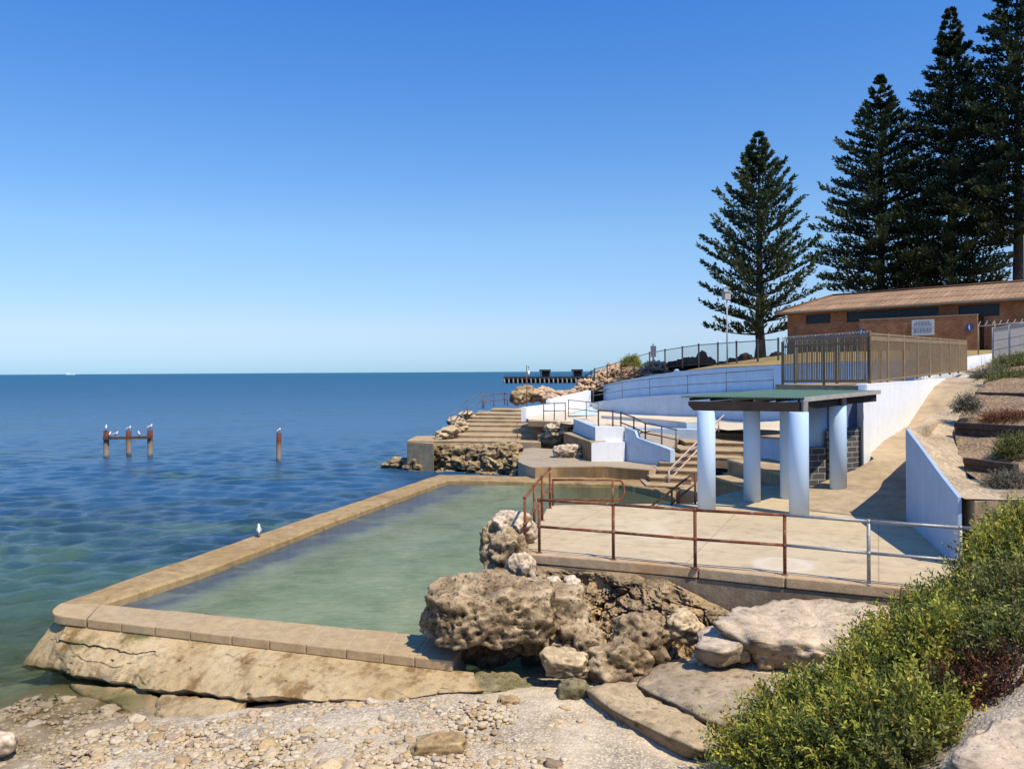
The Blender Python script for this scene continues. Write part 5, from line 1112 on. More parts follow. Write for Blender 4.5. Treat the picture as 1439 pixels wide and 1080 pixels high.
# ------------------------------------------------------------------ brown enclosure fence on its platform
E0, E1, E2 = (9.03, 27.3), (10.75, 24.6), (22.15, 39.9)
pf = thing('platform', 'thin concrete platform slab carrying the brown fenced enclosure above the shelter', 'platform', (10.5, 26, 4.7))
# front edge line follows the fence; rear runs back to the curved wall
obj('slab', MB().prism([(8.8, 27.35), (10.4, 24.35), (10.62, 24.6), (18.6, 35.2), (17.6, 35.4), (15.6, 35.6), (11.8, 30.4)], 4.72, 4.92), M['conc'], pf)
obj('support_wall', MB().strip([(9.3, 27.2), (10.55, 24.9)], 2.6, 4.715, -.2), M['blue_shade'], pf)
en = thing('enclosure_fence', 'tall brown picket fence around the platform, with curled wire along its left side', 'fence', (10.75, 24.6, 4.95)); fbm = M['fence_brown']
ez0, ez1, ez2 = 4.93, 4.94, W(1357, 523.5, 40)[2]+.05
et0, et1, et2 = W(1100, 476, 27.3)[2], W(1227.7, 467.5, 24.6)[2], W(1357, 478.5, 40)[2]
def fence_run(A, Bp, za, zb, ta, tb, npost, gap, wd, band):
    A, Bp = Vector(A), Vector(Bp); Lh = (Bp-A).length
    for k in range(npost+1):
        s = k/npost; q = A.lerp(Bp, s); z0 = za+(zb-za)*s; z1 = ta+(tb-ta)*s; obj('post', MB().box((q.x, q.y, (z0+z1)/2), (.065, .065, z1-z0+.06), .6), fbm, en)
    for zz, hh in ((.10, .05), (band, .06)):
        a = Vector((A.x, A.y, za+zz if zz < .5 else ta-(1-zz)*1.5)); b = Vector((Bp.x, Bp.y, zb+zz if zz < .5 else tb-(1-zz)*1.5)); obj('rail', MB().beam(a, b, .04, hh), fbm, en)
    m = MB(); n = int(Lh/gap)
    for k in range(1, n):
        s = k/n; q = A.lerp(Bp, s); z0 = za+(zb-za)*s; z1 = ta+(tb-ta)*s; m.beam((q.x, q.y, z0+.05), (q.x, q.y, z1-.02), wd, wd)
    obj('pickets', m, fbm, en)
fence_run(E0, E1, ez0, ez1, et0-.12, et1-.12, 2, .062, .021, .9)
fence_run(E1, E2, ez1, ez2, et1, et2, 8, .115, .015, .985)
m = MB(); a, b = Vector((*E1, et1-.16)), Vector((*E2, et2-.14)); m.beam(a, b, .03, .14); obj('top_band', m, fbm, en)
# second layer of pickets at the rear of the enclosure (left)
fence_run((9.9, 28.6), (12.3, 27.3), 4.94, 4.94, 6.45, 6.45, 2, .08, .022, .9)
# curled wire
m = MB(); A, Bq = Vector((*E0, et0-.02)), Vector((*E1, et1-.02)); dd = (Bq-A); pts = []
for k in range(0, 26*10): s = k/260; an = k/10*2*math.pi; c = A+dd*s; pts.append(c+dd.normalized()*math.cos(an)*.07+Vector((0, 0, math.sin(an)*.07)))
m.tube(pts, .010, 4); obj('curled_wire', m, M['galv'], en)
m = MB()
for k in range(2, 100, 3):
    s = k/100; q = Vector(E0).lerp(Vector(E1), s); z = et0+(et1-et0)*s-.1; m.tube([(q.x, q.y, z-.05), (q.x, q.y, z+.1), (q.x+.04, q.y-.05, z+.16), (q.x+.09, q.y-.09, z+.11)], .013, 5)
obj('curled_spikes', m, M['jetty_pale'], en)
# galvanised fence at the right edge
gf = thing('mesh_fence', 'pale galvanised mesh fence and gate posts at the top of the sandy path, right edge', 'fence', W(1396, 513, 37)); P = [W(1396, 513, 37), W(1419, 508, 35.5), W(1446, 502, 34), W(1475, 497, 32.6)]; T = [W(1396, 460, 37), W(1419, 456.5, 35.5), W(1446, 452, 34), W(1475, 447, 32.6)]
gal = mottled('pale_galvanised', (.56,.53,.49), (.47,.44,.41), 4, 50, .6, .1, .002, .2)
for p, q in zip(P, T): obj('post', MB().tube([p, (p[0], p[1], q[2])], .06, 10), gal, gf)
m = MB()
for i in range(3):
    a, b, c, d = Vector(P[i]), Vector(P[i+1]), Vector((P[i][0], P[i][1], T[i][2])), Vector((P[i+1][0], P[i+1][1], T[i+1][2])); obj('rail', MB().tube([c-Vector((0,0,.06)), d-Vector((0,0,.06))], .045, 8), gal, gf)
    for k in range(1, 17): m.beam(a.lerp(b, k/17)+Vector((0,0,.12)), c.lerp(d, k/17)-Vector((0,0,.06)), .03, .03)
    for k in (1, 3, 5, 7): m.beam(a.lerp(c, k/8.2+.04), b.lerp(d, k/8.2+.04), .02, .02)
obj('mesh_panel', m, gal, gf)
gb = thing('barbed_fence', 'low barbed strand fence between the enclosure and the mesh fence in front of the doorway', 'fence', W(1375, 501, 43)); P = [W(1375, 501, 43), W(1398, 499, 42)]
for p in P: obj('post', MB().tube([p, (p[0], p[1], p[2]+1.7)], .04, 8), fbm, gb)
obj('top_rail', MB().tube([(P[0][0], P[0][1], P[0][2]+1.6), (P[1][0]+2.5, P[1][1]-1.5, P[1][2]+1.75)], .03, 6), gal, gb); m = MB()
for k in range(14): s = k/13; m.beam((P[0][0]+s*3.3, P[0][1]-s*2.4, P[0][2]+1.62+.13*s), (P[0][0]+s*3.3+.12, P[0][1]-s*2.4, P[0][2]+1.85+.13*s), .05, .03)
obj('barbs', m, gal, gb)
# ------------------------------------------------------------------ brick amenities block
bl = thing('brick_block', 'low orange brick amenities block with brown tiled hip roof below the pines', 'building', B(8, 4, GZ)); LEN, DEP, OV = 26.0, 9.0, .62; brk = M['brick']
WT = EZ-.12
wins = [(2.1, 4.0, WT-.80, WT-.12), (5.2, 11.4, WT-.82, WT-.10), (12.6, 15.0, WT-.86, WT-.10), (17.2, 19.6, WT-.86, WT-.10)]; doors = [(13.0, 14.1, GZ-.1, GZ+2.05)]
def wbox(u0, u1, v0, v1, z0, z1, name, mat, par, uv=True):
    m = MB(); m.prism([B(u0, v0)[:2], B(u1, v0)[:2], B(u1, v1)[:2], B(u0, v1)[:2]], z0, z1); o = obj(name, m, mat, par); return uv_wall(o) if uv else o
# front wall built around its openings
v0, v1 = OV, OV+.24; u = OV; m = MB()
def pier(u0, u1, z0, z1): m.prism([B(u0, v0)[:2], B(u1, v0)[:2], B(u1, v1)[:2], B(u0, v1)[:2]], z0, z1)
zs = WT-.86
pier(OV, 13.0, GZ-.4, zs); pier(14.1, LEN-OV, GZ-.4, zs)
cur = OV
for (a, b, c, d) in wins:
    pier(cur, a, zs, WT); pier(a, b, d, WT); 
    if c > zs+.005: pier(a, b, zs, c)
    cur = b
pier(cur, LEN-OV, zs, WT); uv_wall(obj('front_wall', m, brk, bl))
wbox(OV, OV+.24, OV+.243, DEP-OV, GZ-.4, WT, 'side_wall', brk, bl); wbox(LEN-OV-.24, LEN-OV, OV+.243, DEP-OV, GZ-.4, WT, 'side_wall', brk, bl); wbox(OV+.243, LEN-OV-.243, DEP-OV-.24, DEP-OV-.003, GZ-.4, WT, 'back_wall', brk, bl)
for (a, b, c, d) in wins:
    w = wbox(a+.02, b-.02, OV+.12, OV+.17, c+.02, d-.02, 'window', mottled('dark_glass', (.03,.045,.06), (.04,.06,.08), 2, 10, .25) if a < 3 else bpy.data.materials['dark_glass'], bl, False); m = MB(); k = c+.06
    while k < d-.05: m.prism([B(a+.03, OV+.07)[:2], B(b-.03, OV+.07)[:2], B(b-.03, OV+.115)[:2], B(a+.03, OV+.115)[:2]], k, k+.035); k += .12
    obj('louvres', m, M['frame'], w)
wbox(13.0, 14.1, OV+.12, OV+.16, GZ-.1, zs, 'door', mottled('red_brown_door', (.10,.04,.022), (.13,.055,.03), 2, 20, .7), bl, False)
# roof: hip with ridge, soffit and gutter
RZ = W(1168, 415.5, 63.5)[2]; e = [B(0, 0, EZ), B(LEN, 0, EZ), B(LEN, DEP, EZ), B(0, DEP, EZ)]; r0, r1 = B(2.3, DEP/2, RZ), B(LEN-2.3, DEP/2, RZ)
m = MB(); m.add([*e, r0, r1], [(0,1,5,4), (1,2,5), (2,3,4,5), (3,0,4)]); m.add([(p[0], p[1], p[2]-.10) for p in e], [(3,2,1,0)]); rf = uv_wall(obj('roof', m, M['tile'], bl))
m = MB()
for a, b in zip(e, e[1:]+e[:1]): m.beam((a[0], a[1], a[2]-.07), (b[0], b[1], b[2]-.07), .10, .13)
obj('gutter', m, mottled('cream_fascia', (.40,.31,.19), (.32,.24,.15), 2, 30), rf)
m = MB()
for a, b in ((r0, r1), (e[0], r0), (e[3], r0), (e[1], r1), (e[2], r1)): m.tube([(a[0], a[1], a[2]+.02), (b[0], b[1], b[2]+.02)], .10, 8)
obj('ridge_tiles', m, M['tile'], rf)
# screen wall in front of the openings with signs
sw = thing('screen_wall', 'sunlit brick privacy screen wall standing in front of the brick block', 'wall', B(9, -1.2, GZ))
def at_line(px, v):  # run position on the line v where it crosses image column px
    lo_, hi = -5, 40
    for _ in range(50):
        mid = (lo_+hi)/2; q = B(mid, v); 
        if _px(q[0], q[1], 8.0) < px: lo_ = mid
        else: hi = mid
    return lo_
us0, us1 = at_line(1208, -1.0), at_line(1369, -1.0); q0, q1 = B(us0, -1.0), B(us1, -1.0)
sz0, sz1 = W(1208, 450.5, q0[1])[2], W(1369, 441, q1[1])[2]; szt = (sz0+sz1)/2; tw = .55   # slightly turned to the sun, as the photo shows it lit
pq = [Vector(q0[:2])+bv*0, Vector(q1[:2])+bv*tw]
uv_wall(obj('wall_face', MB().strip([tuple(pq[0]), tuple(pq[1])], GZ-.5, szt, .24), brk, sw)); obj('coping', MB().strip([tuple(pq[0]-bu*.02-bv*.02), tuple(pq[1]+bu*.02-bv*.02)], szt+.002, szt+.06, .28), mottled('pale_coping', (.50,.36,.22), (.44,.30,.18), 3, 30), sw)
def sf(px, z, out=.03):
    s0, s1 = 0, 1
    for _ in range(50):
        mid = (s0+s1)/2; q = pq[0].lerp(pq[1], mid)
        if _px(q.x, q.y, z) < px: s0 = mid
        else: s1 = mid
    q = pq[0].lerp(pq[1], s0); n = Vector(((pq[1]-pq[0]).y, -(pq[1]-pq[0]).x)).normalized(); return Vector((q.x+n.x*out, q.y+n.y*out, z))
bp_ = W(1297, 460, 53); zc_ = sf(1297, 8)[1]; zcen = W(1297, 460, zc_)[2]; hz = 11*zc_/1150
sg = thing('notice_board', 'white notice board with grey printed lines on the brick screen wall', 'sign', sf(1297, zcen-hz))
A_, B_ = sf(1281.5, zcen-hz), sf(1313, zcen-hz); dwn = (B_-A_); obj('board', MB().beam(sf(1281.5, zcen), sf(1313, zcen), .03, 2*hz), M['sign_white'], sg)
nn = Vector((dwn.y, -dwn.x, 0)).normalized()*.02; rr = random.Random(4); m = MB()
for row, (zz, hh) in enumerate(((.72, .085), (.5, .085), (.30, .07), (-.02, .03), (-.28, .12), (-.55, .12))):
    x = .10 if row not in (0,) else .2
    if row == 3: m.beam(sf(1282, zcen+zz*hz)+nn, sf(1312.5, zcen+zz*hz)+nn, .006, .03); continue
    while x < .88-(.1 if row == 0 else 0):
        w_ = rr.uniform(.05, .15); a, b = A_.lerp(B_, x), A_.lerp(B_, min(.9, x+w_)); a = Vector((a.x, a.y, zcen+zz*hz))+nn; b = Vector((b.x, b.y, zcen+zz*hz))+nn; m.beam(a, b, .006, hh); x += w_+.035
obj('printed_lines', m, M['sign_ink'], sg)
for k, px in enumerate((1210.8, 1362.5)):
    yy_ = (466, 459.5)[k]; z = W(px, yy_, sf(px, 8)[1])[2]; c = sf(px, z); s = thing('restroom_sign', ('round blue sign with white figure at the left end of the brick screen wall', 'round blue sign with white figure at the right end of the brick screen wall')[k], 'sign', c)
    nv = Vector((dwn.y, -dwn.x, 0)).normalized(); obj('disc', MB().tube([c-nv*.01, c+nv*.012], .23, 24), M['sign_blue'], s); up = Vector((0,0,1)); sdv = dwn.normalized()
    m = MB(); f_ = c+nv*.022
    m.tube([f_+up*.13-nv*.004, f_+up*.13+nv*.004], .035, 12); m.beam(f_+up*.08, f_-up*.05, .08 if k else .07, .008); m.beam(f_-up*.04-sdv*.02, f_-up*.17-sdv*.025, .028, .008); m.beam(f_-up*.04+sdv*.02, f_-up*.17+sdv*.025, .028, .008)
    if k == 0: m.add([f_+up*.06+nv*.004, f_-up*.09-sdv*.08+nv*.004, f_-up*.09+sdv*.08+nv*.004], [(0,1,2)])
    obj('figure', m, M['sign_white'], s)
# ------------------------------------------------------------------ sea structures: piles, jetty, gulls, ship
def pile(p, h, par, r=.17):
    m = MB(); n = 7; m.tube([(p[0]+noise.noise(Vector((k, p[0], 1)))*.02, p[1], p[2]-1.0+(h+1.0)*k/n) for k in range(n+1)], [r*(1.0+.10*noise.noise(Vector((k*2.2, p[0], 3)))) for k in range(n+1)], 14); return obj('pile', m, M['pile'], par)
pp = [G(149.5, 643, 0), G(181, 640, 0), G(211, 642, 0)]; Yp = 52
pf_ = thing('pile_frame', 'three rusted old piles joined by a crossbeam standing in the sea', 'piles', pp[1]); hts_ = [W(149.5, 605, pp[0][1])[2], W(181, 605, pp[1][1])[2], W(211, 604, pp[2][1])[2]]
for p, h in zip(pp, hts_): pile(p, h, pf_)
zb_ = W(181, 613, pp[1][1])[2]; obj('crossbeam', MB().beam((pp[0][0]-.1, pp[0][1]-.2, zb_), (pp[2][0]+.15, pp[2][1]-.2, zb_+.03), .2, .16), M['rail_dark'], pf_)
sp_ = G(391, 648, 0); m = MB(); hh = W(391, 608, sp_[1])[2]; m.tube([(sp_[0]+.01*k, sp_[1], -1+(hh+1)*k/6) for k in range(7)], [.15*(1+.1*noise.noise(Vector((k*2.2, 8, 3)))) for k in range(7)], 14); obj('sea_pile', m, M['pile'], None, 'single rusted pile standing alone in the sea to the right of the pile frame', 'pile')
def gull(label, p, rz, s=1.0):
    t = thing('gull', label, 'gull', p, 'gulls resting by the water'); c, sn = math.cos(rz), math.sin(rz)
    def L_(x, y, z): return (p[0]+(x*c-y*sn)*s, p[1]+(x*sn+y*c)*s, p[2]+z*s)
    path = [(-.21,0,.155), (-.16,0,.165), (-.10,0,.175), (-.03,0,.18), (.04,0,.19), (.09,0,.215), (.115,0,.25), (.125,0,.285), (.14,0,.315), (.165,0,.325), (.185,0,.322)]
    rad_ = [.012, .03, .052, .072, .078, .066, .046, .036, .042, .036, .015]
    obj('body', MB().tube([L_(*q) for q in path], [r*s for r in rad_], 14), M['gull_white'], t)
    for sg_ in (-1, 1):
        m = MB(); m.ball(L_(-.06, sg_*.058, .195), (.15*s, .026*s, .055*s), 12, 8, rz, .12); obj('wing', m, M['gull_grey'], t)
        obj('leg', MB().tube([L_(.0, sg_*.03, .12), L_(.005, sg_*.03, .0), L_(.035, sg_*.03, .004)], .007*s, 6), M['gull_red'], t)
    obj('beak', MB().tube([L_(.19, 0, .32), L_(.222, 0, .315), L_(.24, 0, .305)], [.013*s, .010*s, .003*s], 8), M['gull_red'], t)
    m = MB(); m.add([L_(-.18, -.03, .16), L_(-.18, .03, .16), L_(-.31, .022, .15), L_(-.31, -.022, .15), L_(-.18, -.025, .172), L_(-.18, .025, .172)], [(0,3,2,1), (4,5,2,3), (0,4,3), (1,2,5), (0,1,5,4)]); obj('tail', m, M['gull_grey'], t)
g0 = G(364, 753.5, RT); gull('white gull standing on the seaward rim of the pool', (g0[0], g0[1], RT+.01), 1.9, .9)
gull('gull on top of the left pile of the frame', (pp[0][0], pp[0][1], hts_[0]), 2.0, 1.1); gull('gull on top of the middle pile of the frame', (pp[1][0], pp[1][1], hts_[1]-.02), 1.1, 1.0); gull('gull on top of the right pile of the frame', (pp[2][0], pp[2][1], hts_[2]), 1.3, 1.1)
for k, px in enumerate((157, 164.5, 197.5)):
    s = (px-149.5)/(211-149.5); q = (pp[0][0]+(pp[2][0]-pp[0][0])*s, pp[0][1]+(pp[2][1]-pp[0][1])*s-.2, zb_+.09); gull(('first gull on the crossbeam, just right of the left pile', 'second gull on the crossbeam, left of the middle pile', 'gull on the crossbeam between the middle and right piles')[k], q, (1.9, 1.0, 2.2)[k], 1.0)
gull('small gull on top of the single pile', (sp_[0]+.05, sp_[1], hh), 1.3, .85); gull('gull perched on the lamp head', (lpz[0]-.1, lpz[1]-.05, tpz+.64), 2.9, 1.4)
# jetty
jt = thing('jetty', 'long dark timber jetty on pale piles far out in the sea', 'jetty', G(760, 539, 0)); Yj = 385
J0, J1 = W(709, 533, Yj), W(840, 532, Yj*.985); jz = W(709, 530.5, Yj)[2]
obj('deck', MB().beam((J0[0], J0[1], jz), (J1[0], J1[1], jz), 7, .9), M['dark_wood'], jt); n = 22
obj('back_shadow_strip', MB().beam((J0[0], J0[1]+2.6, jz-1.7), (J1[0], J1[1]+2.6, jz-1.7), .6, 2.2), M['dark_wood'], jt)  # dark strip standing for the shade under the jetty deck
for k in range(n):
    s = k/(n-1); x = J0[0]+(J1[0]-J0[0])*s; y = J0[1]+(J1[1]-J0[1])*s; obj('pile', MB().tube([(x, y-3.2, -2), (x, y-3.2, jz+.3)], .34, 8), M['jetty_pale'], jt); obj('pile', MB().tube([(x+.6, y+2.5, -2), (x+.6, y+2.5, jz)], .5, 8), M['dark_wood'], jt)
m = MB(); k = 0
while k < 1: x = J0[0]+(J1[0]-J0[0])*k; m.beam((x, J0[1]-3.3, jz), (x, J0[1]-3.3, jz+1.5), .12, .12); k += .028
m.beam((J0[0], J0[1]-3.3, jz+1.4), (J1[0], J1[1]-3.3, jz+1.4), .1, .12); obj('railing', m, M['dark_wood'], jt)
for k, px in enumerate((766, 811)):
    a = W(px, 530, Yj); h = thing('jetty_shelter', ('dark flat roofed shelter near the middle of the jetty', 'dark flat roofed shelter at the landward part of the jetty')[k], 'shelter', (a[0], Yj, jz+.45)); m = MB()
    obj('roof', MB().box((a[0], Yj, jz+3.3), (5.2, 4.5, .9)), M['dark_wood'], h); obj('wall', MB().box((a[0]+.3, Yj+1, jz+1.65), (3.6, 1.6, 2.4)), M['dark_wood'], h)
    for sx_ in (-2.1, 2.1): obj('post', MB().beam((a[0]+sx_, Yj-1.8, jz+.4), (a[0]+sx_, Yj-1.8, jz+2.9), .3, .3), M['dark_wood'], h)
a = W(743, 530, Yj); lb = thing('beacon', 'slim white beacon post on the seaward part of the jetty', 'beacon', (a[0], Yj, jz+.45)); obj('post', MB().tube([(a[0], Yj, jz+.4), (a[0], Yj, jz+3.2)], .45, 8), M['white'], lb); obj('mast', MB().tube([(a[0], Yj, jz+3.2), (a[0], Yj, jz+4.9)], .14, 6), M['lamp'], lb); obj('light', MB().ball((a[0], Yj, jz+5.1), .4), M['lamp'], lb)
# faint pale ship on the horizon
a = W(99, 524.6, 9000); s_ = thing('ship', 'tiny pale ship on the horizon at the far left', 'ship', (a[0], 9000, 0)); obj('hull', MB().prism([(a[0]-45, 8990), (a[0]+35, 8990), (a[0]+50, 9000), (a[0]+35, 9010), (a[0]-45, 9010)], 0, 9), M['white'], s_); obj('superstructure', MB().box((a[0]-25, 9000, 14), (26, 16, 10)), M['white'], s_)
# ------------------------------------------------------------------ Norfolk pines
nr_ = np.random.RandomState(11)
def unit(a): return a/np.maximum(1e-9, np.linalg.norm(a, axis=-1, keepdims=True))
def quads(P, D, Ln, Wd, nrm):
    S = unit(np.cross(D, nrm))*Wd[:, None]/2; E = P+D*Ln[:, None]; Mid = P+D*(Ln*.55)[:, None]
    v = np.stack([P, Mid+S, E, Mid-S], 1).reshape(-1, 3); f = np.arange(len(v)).reshape(-1, 4); return v, f
def pine(label, px, Y, base_y, apex_y, halfw, crown_y, seed, whorls, up=.45, dens=1.0, trunk_r=.42, shape=1.0, base_z=None, group='tall pines behind the brick block', dark=1.0, plume=.25, step=.55, nbr=7, el0=-.12):
    rs = np.random.RandomState(seed); p = W(px, base_y, Y); zb = p[2] if base_z is None else base_z; zt = W(px, apex_y, Y)[2]; zc = W(px, crown_y, Y)[2]; Rm = halfw*Y/FOC
    bx, by = p[0], p[1]; t = thing('pine_tree', label, 'pine tree', (bx, by, zb), group)
    m = MB(); k = 14; m.tube([(bx+.12*noise.noise(Vector((i*.6, seed, 0))), by, zb-.3+(zt-zb+.3)*i/k) for i in range(k+1)], [max(.03, trunk_r*(1-i/k)**.85*(1.25 if i == 0 else 1)) for i in range(k+1)], 12); obj('trunk', m, M['bark'], t)
    A, D0, LN, RD, CC = [], [], [], [], []; lm = MB(); Hc = zt-zc
    for wi in range(whorls):
        s = (wi+rs.uniform(-.25, .25))/(whorls-1); s = min(max(s, 0), 1); z = zc+Hc*(1-(1-s)**1.12)*.985
        prof = (1-s)**.52*shape*min(1, .74+s*2.4)*min(1, (1-s)*2.1+.10)
        nb = nbr if s < .75 else 5; a0 = rs.uniform(0, 6.28)
        for b in range(nb):
            az = a0+2*math.pi*b/nb+rs.uniform(-.2, .2); Lb = Rm*prof*rs.uniform(.72, 1.12)+.25
            el = (el0+up*s*1.6*(1 if el0 < 0 else .75)+rs.uniform(-.1, .1)); h = np.array([math.cos(az), math.sin(az), 0]); q = np.array([bx, by, z]); n = max(4, int(Lb/step)); pts = [q.copy()]
            for i in range(n):
                e = el+.55*up*(i/n)**1.5; q = q+(h*math.cos(e)+np.array([0, 0, math.sin(e)]))*Lb/n; pts.append(q.copy())
            if Lb > 1.0: lm.tube([tuple(x) for x in pts], [max(.012, .02*Lb*(1-i/(n+1))) for i in range(n+1)], 5, False)
            side = np.array([-h[1], h[0], 0]); i0 = max(1, int(n*.22)) if s < .8 else (0 if s < .88 else n-1)
            for i in range(i0, n+1):
                for sg in (-1, 1, 0):
                    if sg == 0 and i % 2: continue
                    tt = i/n; ln = (.30*Lb*(1-.72*tt)+.35)*rs.uniform(.7, 1.15); ln = min(ln, 2.1)*min(1, (1-s)*4+.3)
                    fw = .55+.5*tt; d = h*(fw+plume)+side*sg*(1.0-.35*tt)+np.array([0, 0, .28+up*.55+.25*tt+(.4 if sg == 0 else 0)])
                    A.append(pts[i]); D0.append(d/np.linalg.norm(d)); LN.append(ln); RD.append(.23+.03*ln); CC.append(rs.uniform(.55, 1.25)*(.62+.5*tt))
    A, D0, LN, RD, CC = map(np.array, (A, D0, LN, RD, CC)); per = int(13*dens); n = len(A)
    I = np.repeat(np.arange(n), per); tt = np.tile((np.arange(per)+.5)/per, n)+rs.uniform(-.04, .04, n*per); curve = (tt**2*LN[I]*.25)[:, None]*np.array([0, 0, 1.])
    P = A[I]+D0[I]*(tt*LN[I])[:, None]+curve; rv = unit(rs.normal(size=(n*per, 3))); rv = unit(rv-D0[I]*np.sum(rv*D0[I], 1, keepdims=True)); rv[:, 2] += .35
    D = unit(D0[I]*.9+rv*.75); v, f = quads(P, D, RD[I]*rs.uniform(1.0, 1.8, n*per), .12+.08*rs.rand(n*per), unit(rs.normal(size=(n*per, 3))))
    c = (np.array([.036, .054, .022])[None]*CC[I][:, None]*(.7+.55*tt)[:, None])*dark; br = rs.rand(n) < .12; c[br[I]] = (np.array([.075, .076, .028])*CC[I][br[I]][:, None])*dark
    cr = obj('crown', (v, f), M['needles'], t, smooth=False); cattr(cr, 'col', np.repeat(c, 4, 0)); obj('branches', lm, M['bark'], t); return t
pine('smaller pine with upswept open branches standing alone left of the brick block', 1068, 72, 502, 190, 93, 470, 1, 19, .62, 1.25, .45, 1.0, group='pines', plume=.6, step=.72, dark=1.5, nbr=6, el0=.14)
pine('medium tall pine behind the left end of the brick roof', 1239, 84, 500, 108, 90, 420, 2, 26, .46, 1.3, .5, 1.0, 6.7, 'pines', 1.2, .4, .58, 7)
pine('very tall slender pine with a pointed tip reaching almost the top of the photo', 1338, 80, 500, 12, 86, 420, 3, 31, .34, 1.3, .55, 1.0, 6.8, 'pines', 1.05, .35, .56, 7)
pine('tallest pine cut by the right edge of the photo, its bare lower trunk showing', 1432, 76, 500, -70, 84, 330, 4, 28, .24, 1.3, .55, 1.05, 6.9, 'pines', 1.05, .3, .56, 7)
# ------------------------------------------------------------------ shrubs
PAL = {'green': [((.42,.41,.065), .36), ((.28,.31,.055), .28), ((.52,.43,.08), .18), ((.11,.14,.035), .12), ((.42,.28,.06), .06)],
       'red': [((.15,.05,.026), .4), ((.22,.08,.035), .3), ((.05,.03,.015), .2), ((.12,.11,.03), .1)],
       'olive': [((.22,.21,.06), .4), ((.16,.18,.05), .4), ((.27,.22,.08), .2)],
       'grey': [((.25,.225,.16), .5), ((.17,.165,.11), .3), ((.30,.25,.18), .2)],
       'rusty': [((.25,.10,.045), .5), ((.18,.075,.035), .3), ((.30,.16,.08), .2)]}
def shrub(label, c, r, pal='green', n=620, seed=0, leaf=.034, twigs=40, cat='shrub', group=None, name='shrub', flatb=-.25):
    rs = np.random.RandomState(seed+900); c = np.array(c); r = np.array(r)
    t = thing(name, label, cat, (c[0], c[1], c[2]-r[2]*.3), group)
    u = unit(rs.normal(size=(n*2, 3))); u = u[u[:, 2] > flatb][:n]; n = len(u); lob = np.array([1+.5*noise.noise(Vector(x)*1.8+Vector((seed, 0, 0)))+.26*noise.noise(Vector(x)*4.5+Vector((0, seed, 0))) for x in u])
    sh = rs.uniform(.55, 1.0, n)**.6; gap_ = np.array([noise.noise(Vector(x)*3.4+Vector((9, seed*1.7, 4))) for x in u]); sh = np.where(gap_ < -.22, sh*.72, sh); P0 = c+u*r*(lob*sh)[:, None]; D0 = unit(u*1.0+rs.normal(size=(n, 3))*.45+np.array([0, 0, .45])); per = 17; I = np.repeat(np.arange(n), per); k = n*per
    sl_ = rs.uniform(.12, .26, n)*(leaf/.034); tt = np.tile((np.arange(per)+.5)/per, n); P = P0[I]+D0[I]*(tt*sl_[I])[:, None]; rv = unit(rs.normal(size=(k, 3))); D = unit(D0[I]*.7+rv*.9+np.array([0, 0, .15]))
    v, f = quads(P, D, leaf*rs.uniform(.7, 1.3, k), leaf*.36*rs.uniform(.7, 1.3, k), unit(rs.normal(size=(k, 3))))
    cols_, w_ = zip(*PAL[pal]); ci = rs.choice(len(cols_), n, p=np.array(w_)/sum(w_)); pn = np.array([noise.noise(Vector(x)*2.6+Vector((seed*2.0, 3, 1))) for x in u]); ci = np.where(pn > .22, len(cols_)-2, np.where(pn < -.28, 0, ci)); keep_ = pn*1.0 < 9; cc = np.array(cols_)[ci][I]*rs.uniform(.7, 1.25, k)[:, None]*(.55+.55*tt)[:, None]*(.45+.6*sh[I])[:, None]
    o = obj('foliage', (v, f), M['leaf'], t, smooth=False); cattr(o, 'col', np.repeat(cc, 4, 0))
    m = MB()
    for j in range(twigs):
        a = unit(rs.normal(size=3)); a[2] = abs(a[2])*.9; L_ = rs.uniform(.7, 1.08); b = c+a*r*L_; s0 = c+np.array([a[0]*r[0]*.25, a[1]*r[1]*.25, -r[2]*.3]); md = (s0+b)/2+rs.normal(size=3)*.07*r[0]; m.tube([tuple(s0), tuple(md), tuple(b)], [.011*r[0]/.6, .008*r[0]/.6, .0035*r[0]/.6], 5, False)
    obj('twigs', m, M['twig'], t); return t
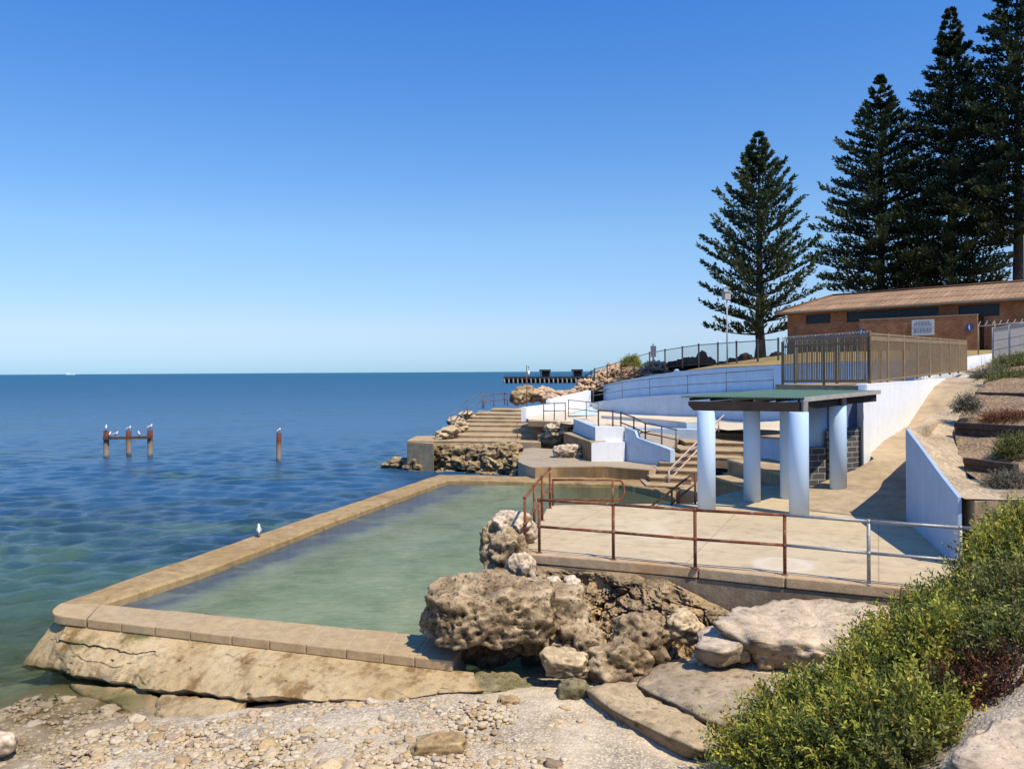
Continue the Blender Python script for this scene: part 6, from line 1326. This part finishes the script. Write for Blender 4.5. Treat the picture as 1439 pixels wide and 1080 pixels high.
SH = [ # px, py, Y, r, rz, palette, label
 (1082,1064,8.8,.42,.30,'green','low green shrub at the bottom edge beside the tan slab'),
 (1128,1018,9.2,.42,.33,'green','yellow green shrub overlapping the right end of the tan slab'),
 (1148,1072,8.2,.46,.34,'green','dense green shrub on the bottom edge of the photo'),
 (1190,1006,9.1,.44,.33,'green','bright green shrub below the pale ledge gap'),
 (1210,1062,7.8,.48,.36,'green','twiggy green shrub at the bottom right of centre'),
 (1228,992,8.8,.48,.36,'green','mid green shrub above the twiggy one'),
 (1268,925,10.2,.56,.42,'green','yellowish shrub sprawling over the right end of the pale ledge'),
 (1300,955,9.0,.55,.44,'green','leafy shrub between the yellowish shrub and the red patch'),
 (1335,888,10.4,.54,.40,'green','dark green shrub growing against the right end of the deck lip'),
 (1402,846,10.8,.58,.46,'green','dense shrub under the last galvanised post'),
 (1452,796,11.0,.66,.48,'green','big shrub at the right edge, second below the concrete end block'),
 (1456,768,11.4,.60,.5,'green','topmost leafy shrub against the concrete end block at the right edge'),
 (1398,905,9.5,.58,.44,'green','wide shrub right of the yellowish one'),
 (1446,868,9.4,.56,.46,'olive','olive shrub cut by the right edge'),
 (1350,925,8.9,.52,.42,'green','green shrub just above the red brown patch'),
 (1350,990,8.0,.34,.28,'red','dry red brown shrub in the lower right'),
 (1415,970,8.0,.42,.34,'red','larger red brown dead shrub at the right edge'),
 (1280,1030,7.7,.46,.36,'green','green shrub left of the dark hollow'),
 (1440,925,8.4,.42,.36,'olive','olive sprigs above the dead red shrub'),
 (1290,1080,7.2,.34,.25,'olive','small olive tuft on the bottom edge beside the pink rock')]
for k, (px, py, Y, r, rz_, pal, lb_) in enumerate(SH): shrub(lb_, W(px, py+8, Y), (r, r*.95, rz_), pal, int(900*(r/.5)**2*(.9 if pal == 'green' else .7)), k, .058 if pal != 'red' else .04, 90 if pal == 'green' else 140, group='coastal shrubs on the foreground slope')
shrub('small grey green bush on the right edge of the sandy path', W(1360, 577, 20.5), (.17, .17, .19), 'grey', 260, 40, .05, 14)
shrub('rounded olive bush at the right edge between the timber edgings', W(1434, 640, 16.8), (.36, .34, .30), 'olive', 700, 41, .04, 20)
shrub('rusty red ground cover above the long timber edging', W(1418, 592, 20), (.6, .35, .09), 'rusty', 500, 42, .04, 10)
shrub('pale grey ground cover below the lowest timber edging', W(1425, 681, 15.3), (.46, .3, .10), 'grey', 600, 43, .035, 14)
shrub('green bush beside the top timber edging', W(1428, 542, 27), (.75, .6, .30), 'olive', 800, 44, .06, 20)
shrub('low grass tuft at the top of the garden slope', W(1432, 516, 31), (.8, .6, .28), 'olive', 600, 45, .06, 10)
shrub('small dry tuft near the top of the path', W(1392, 531, 29), (.45, .35, .12), 'grey', 350, 46, .06, 8)
shrub('bright green bush among the orange boulders by the top fence', W(887, 513, 73), (.72, .6, .6), 'green', 700, 47, .08, 10)
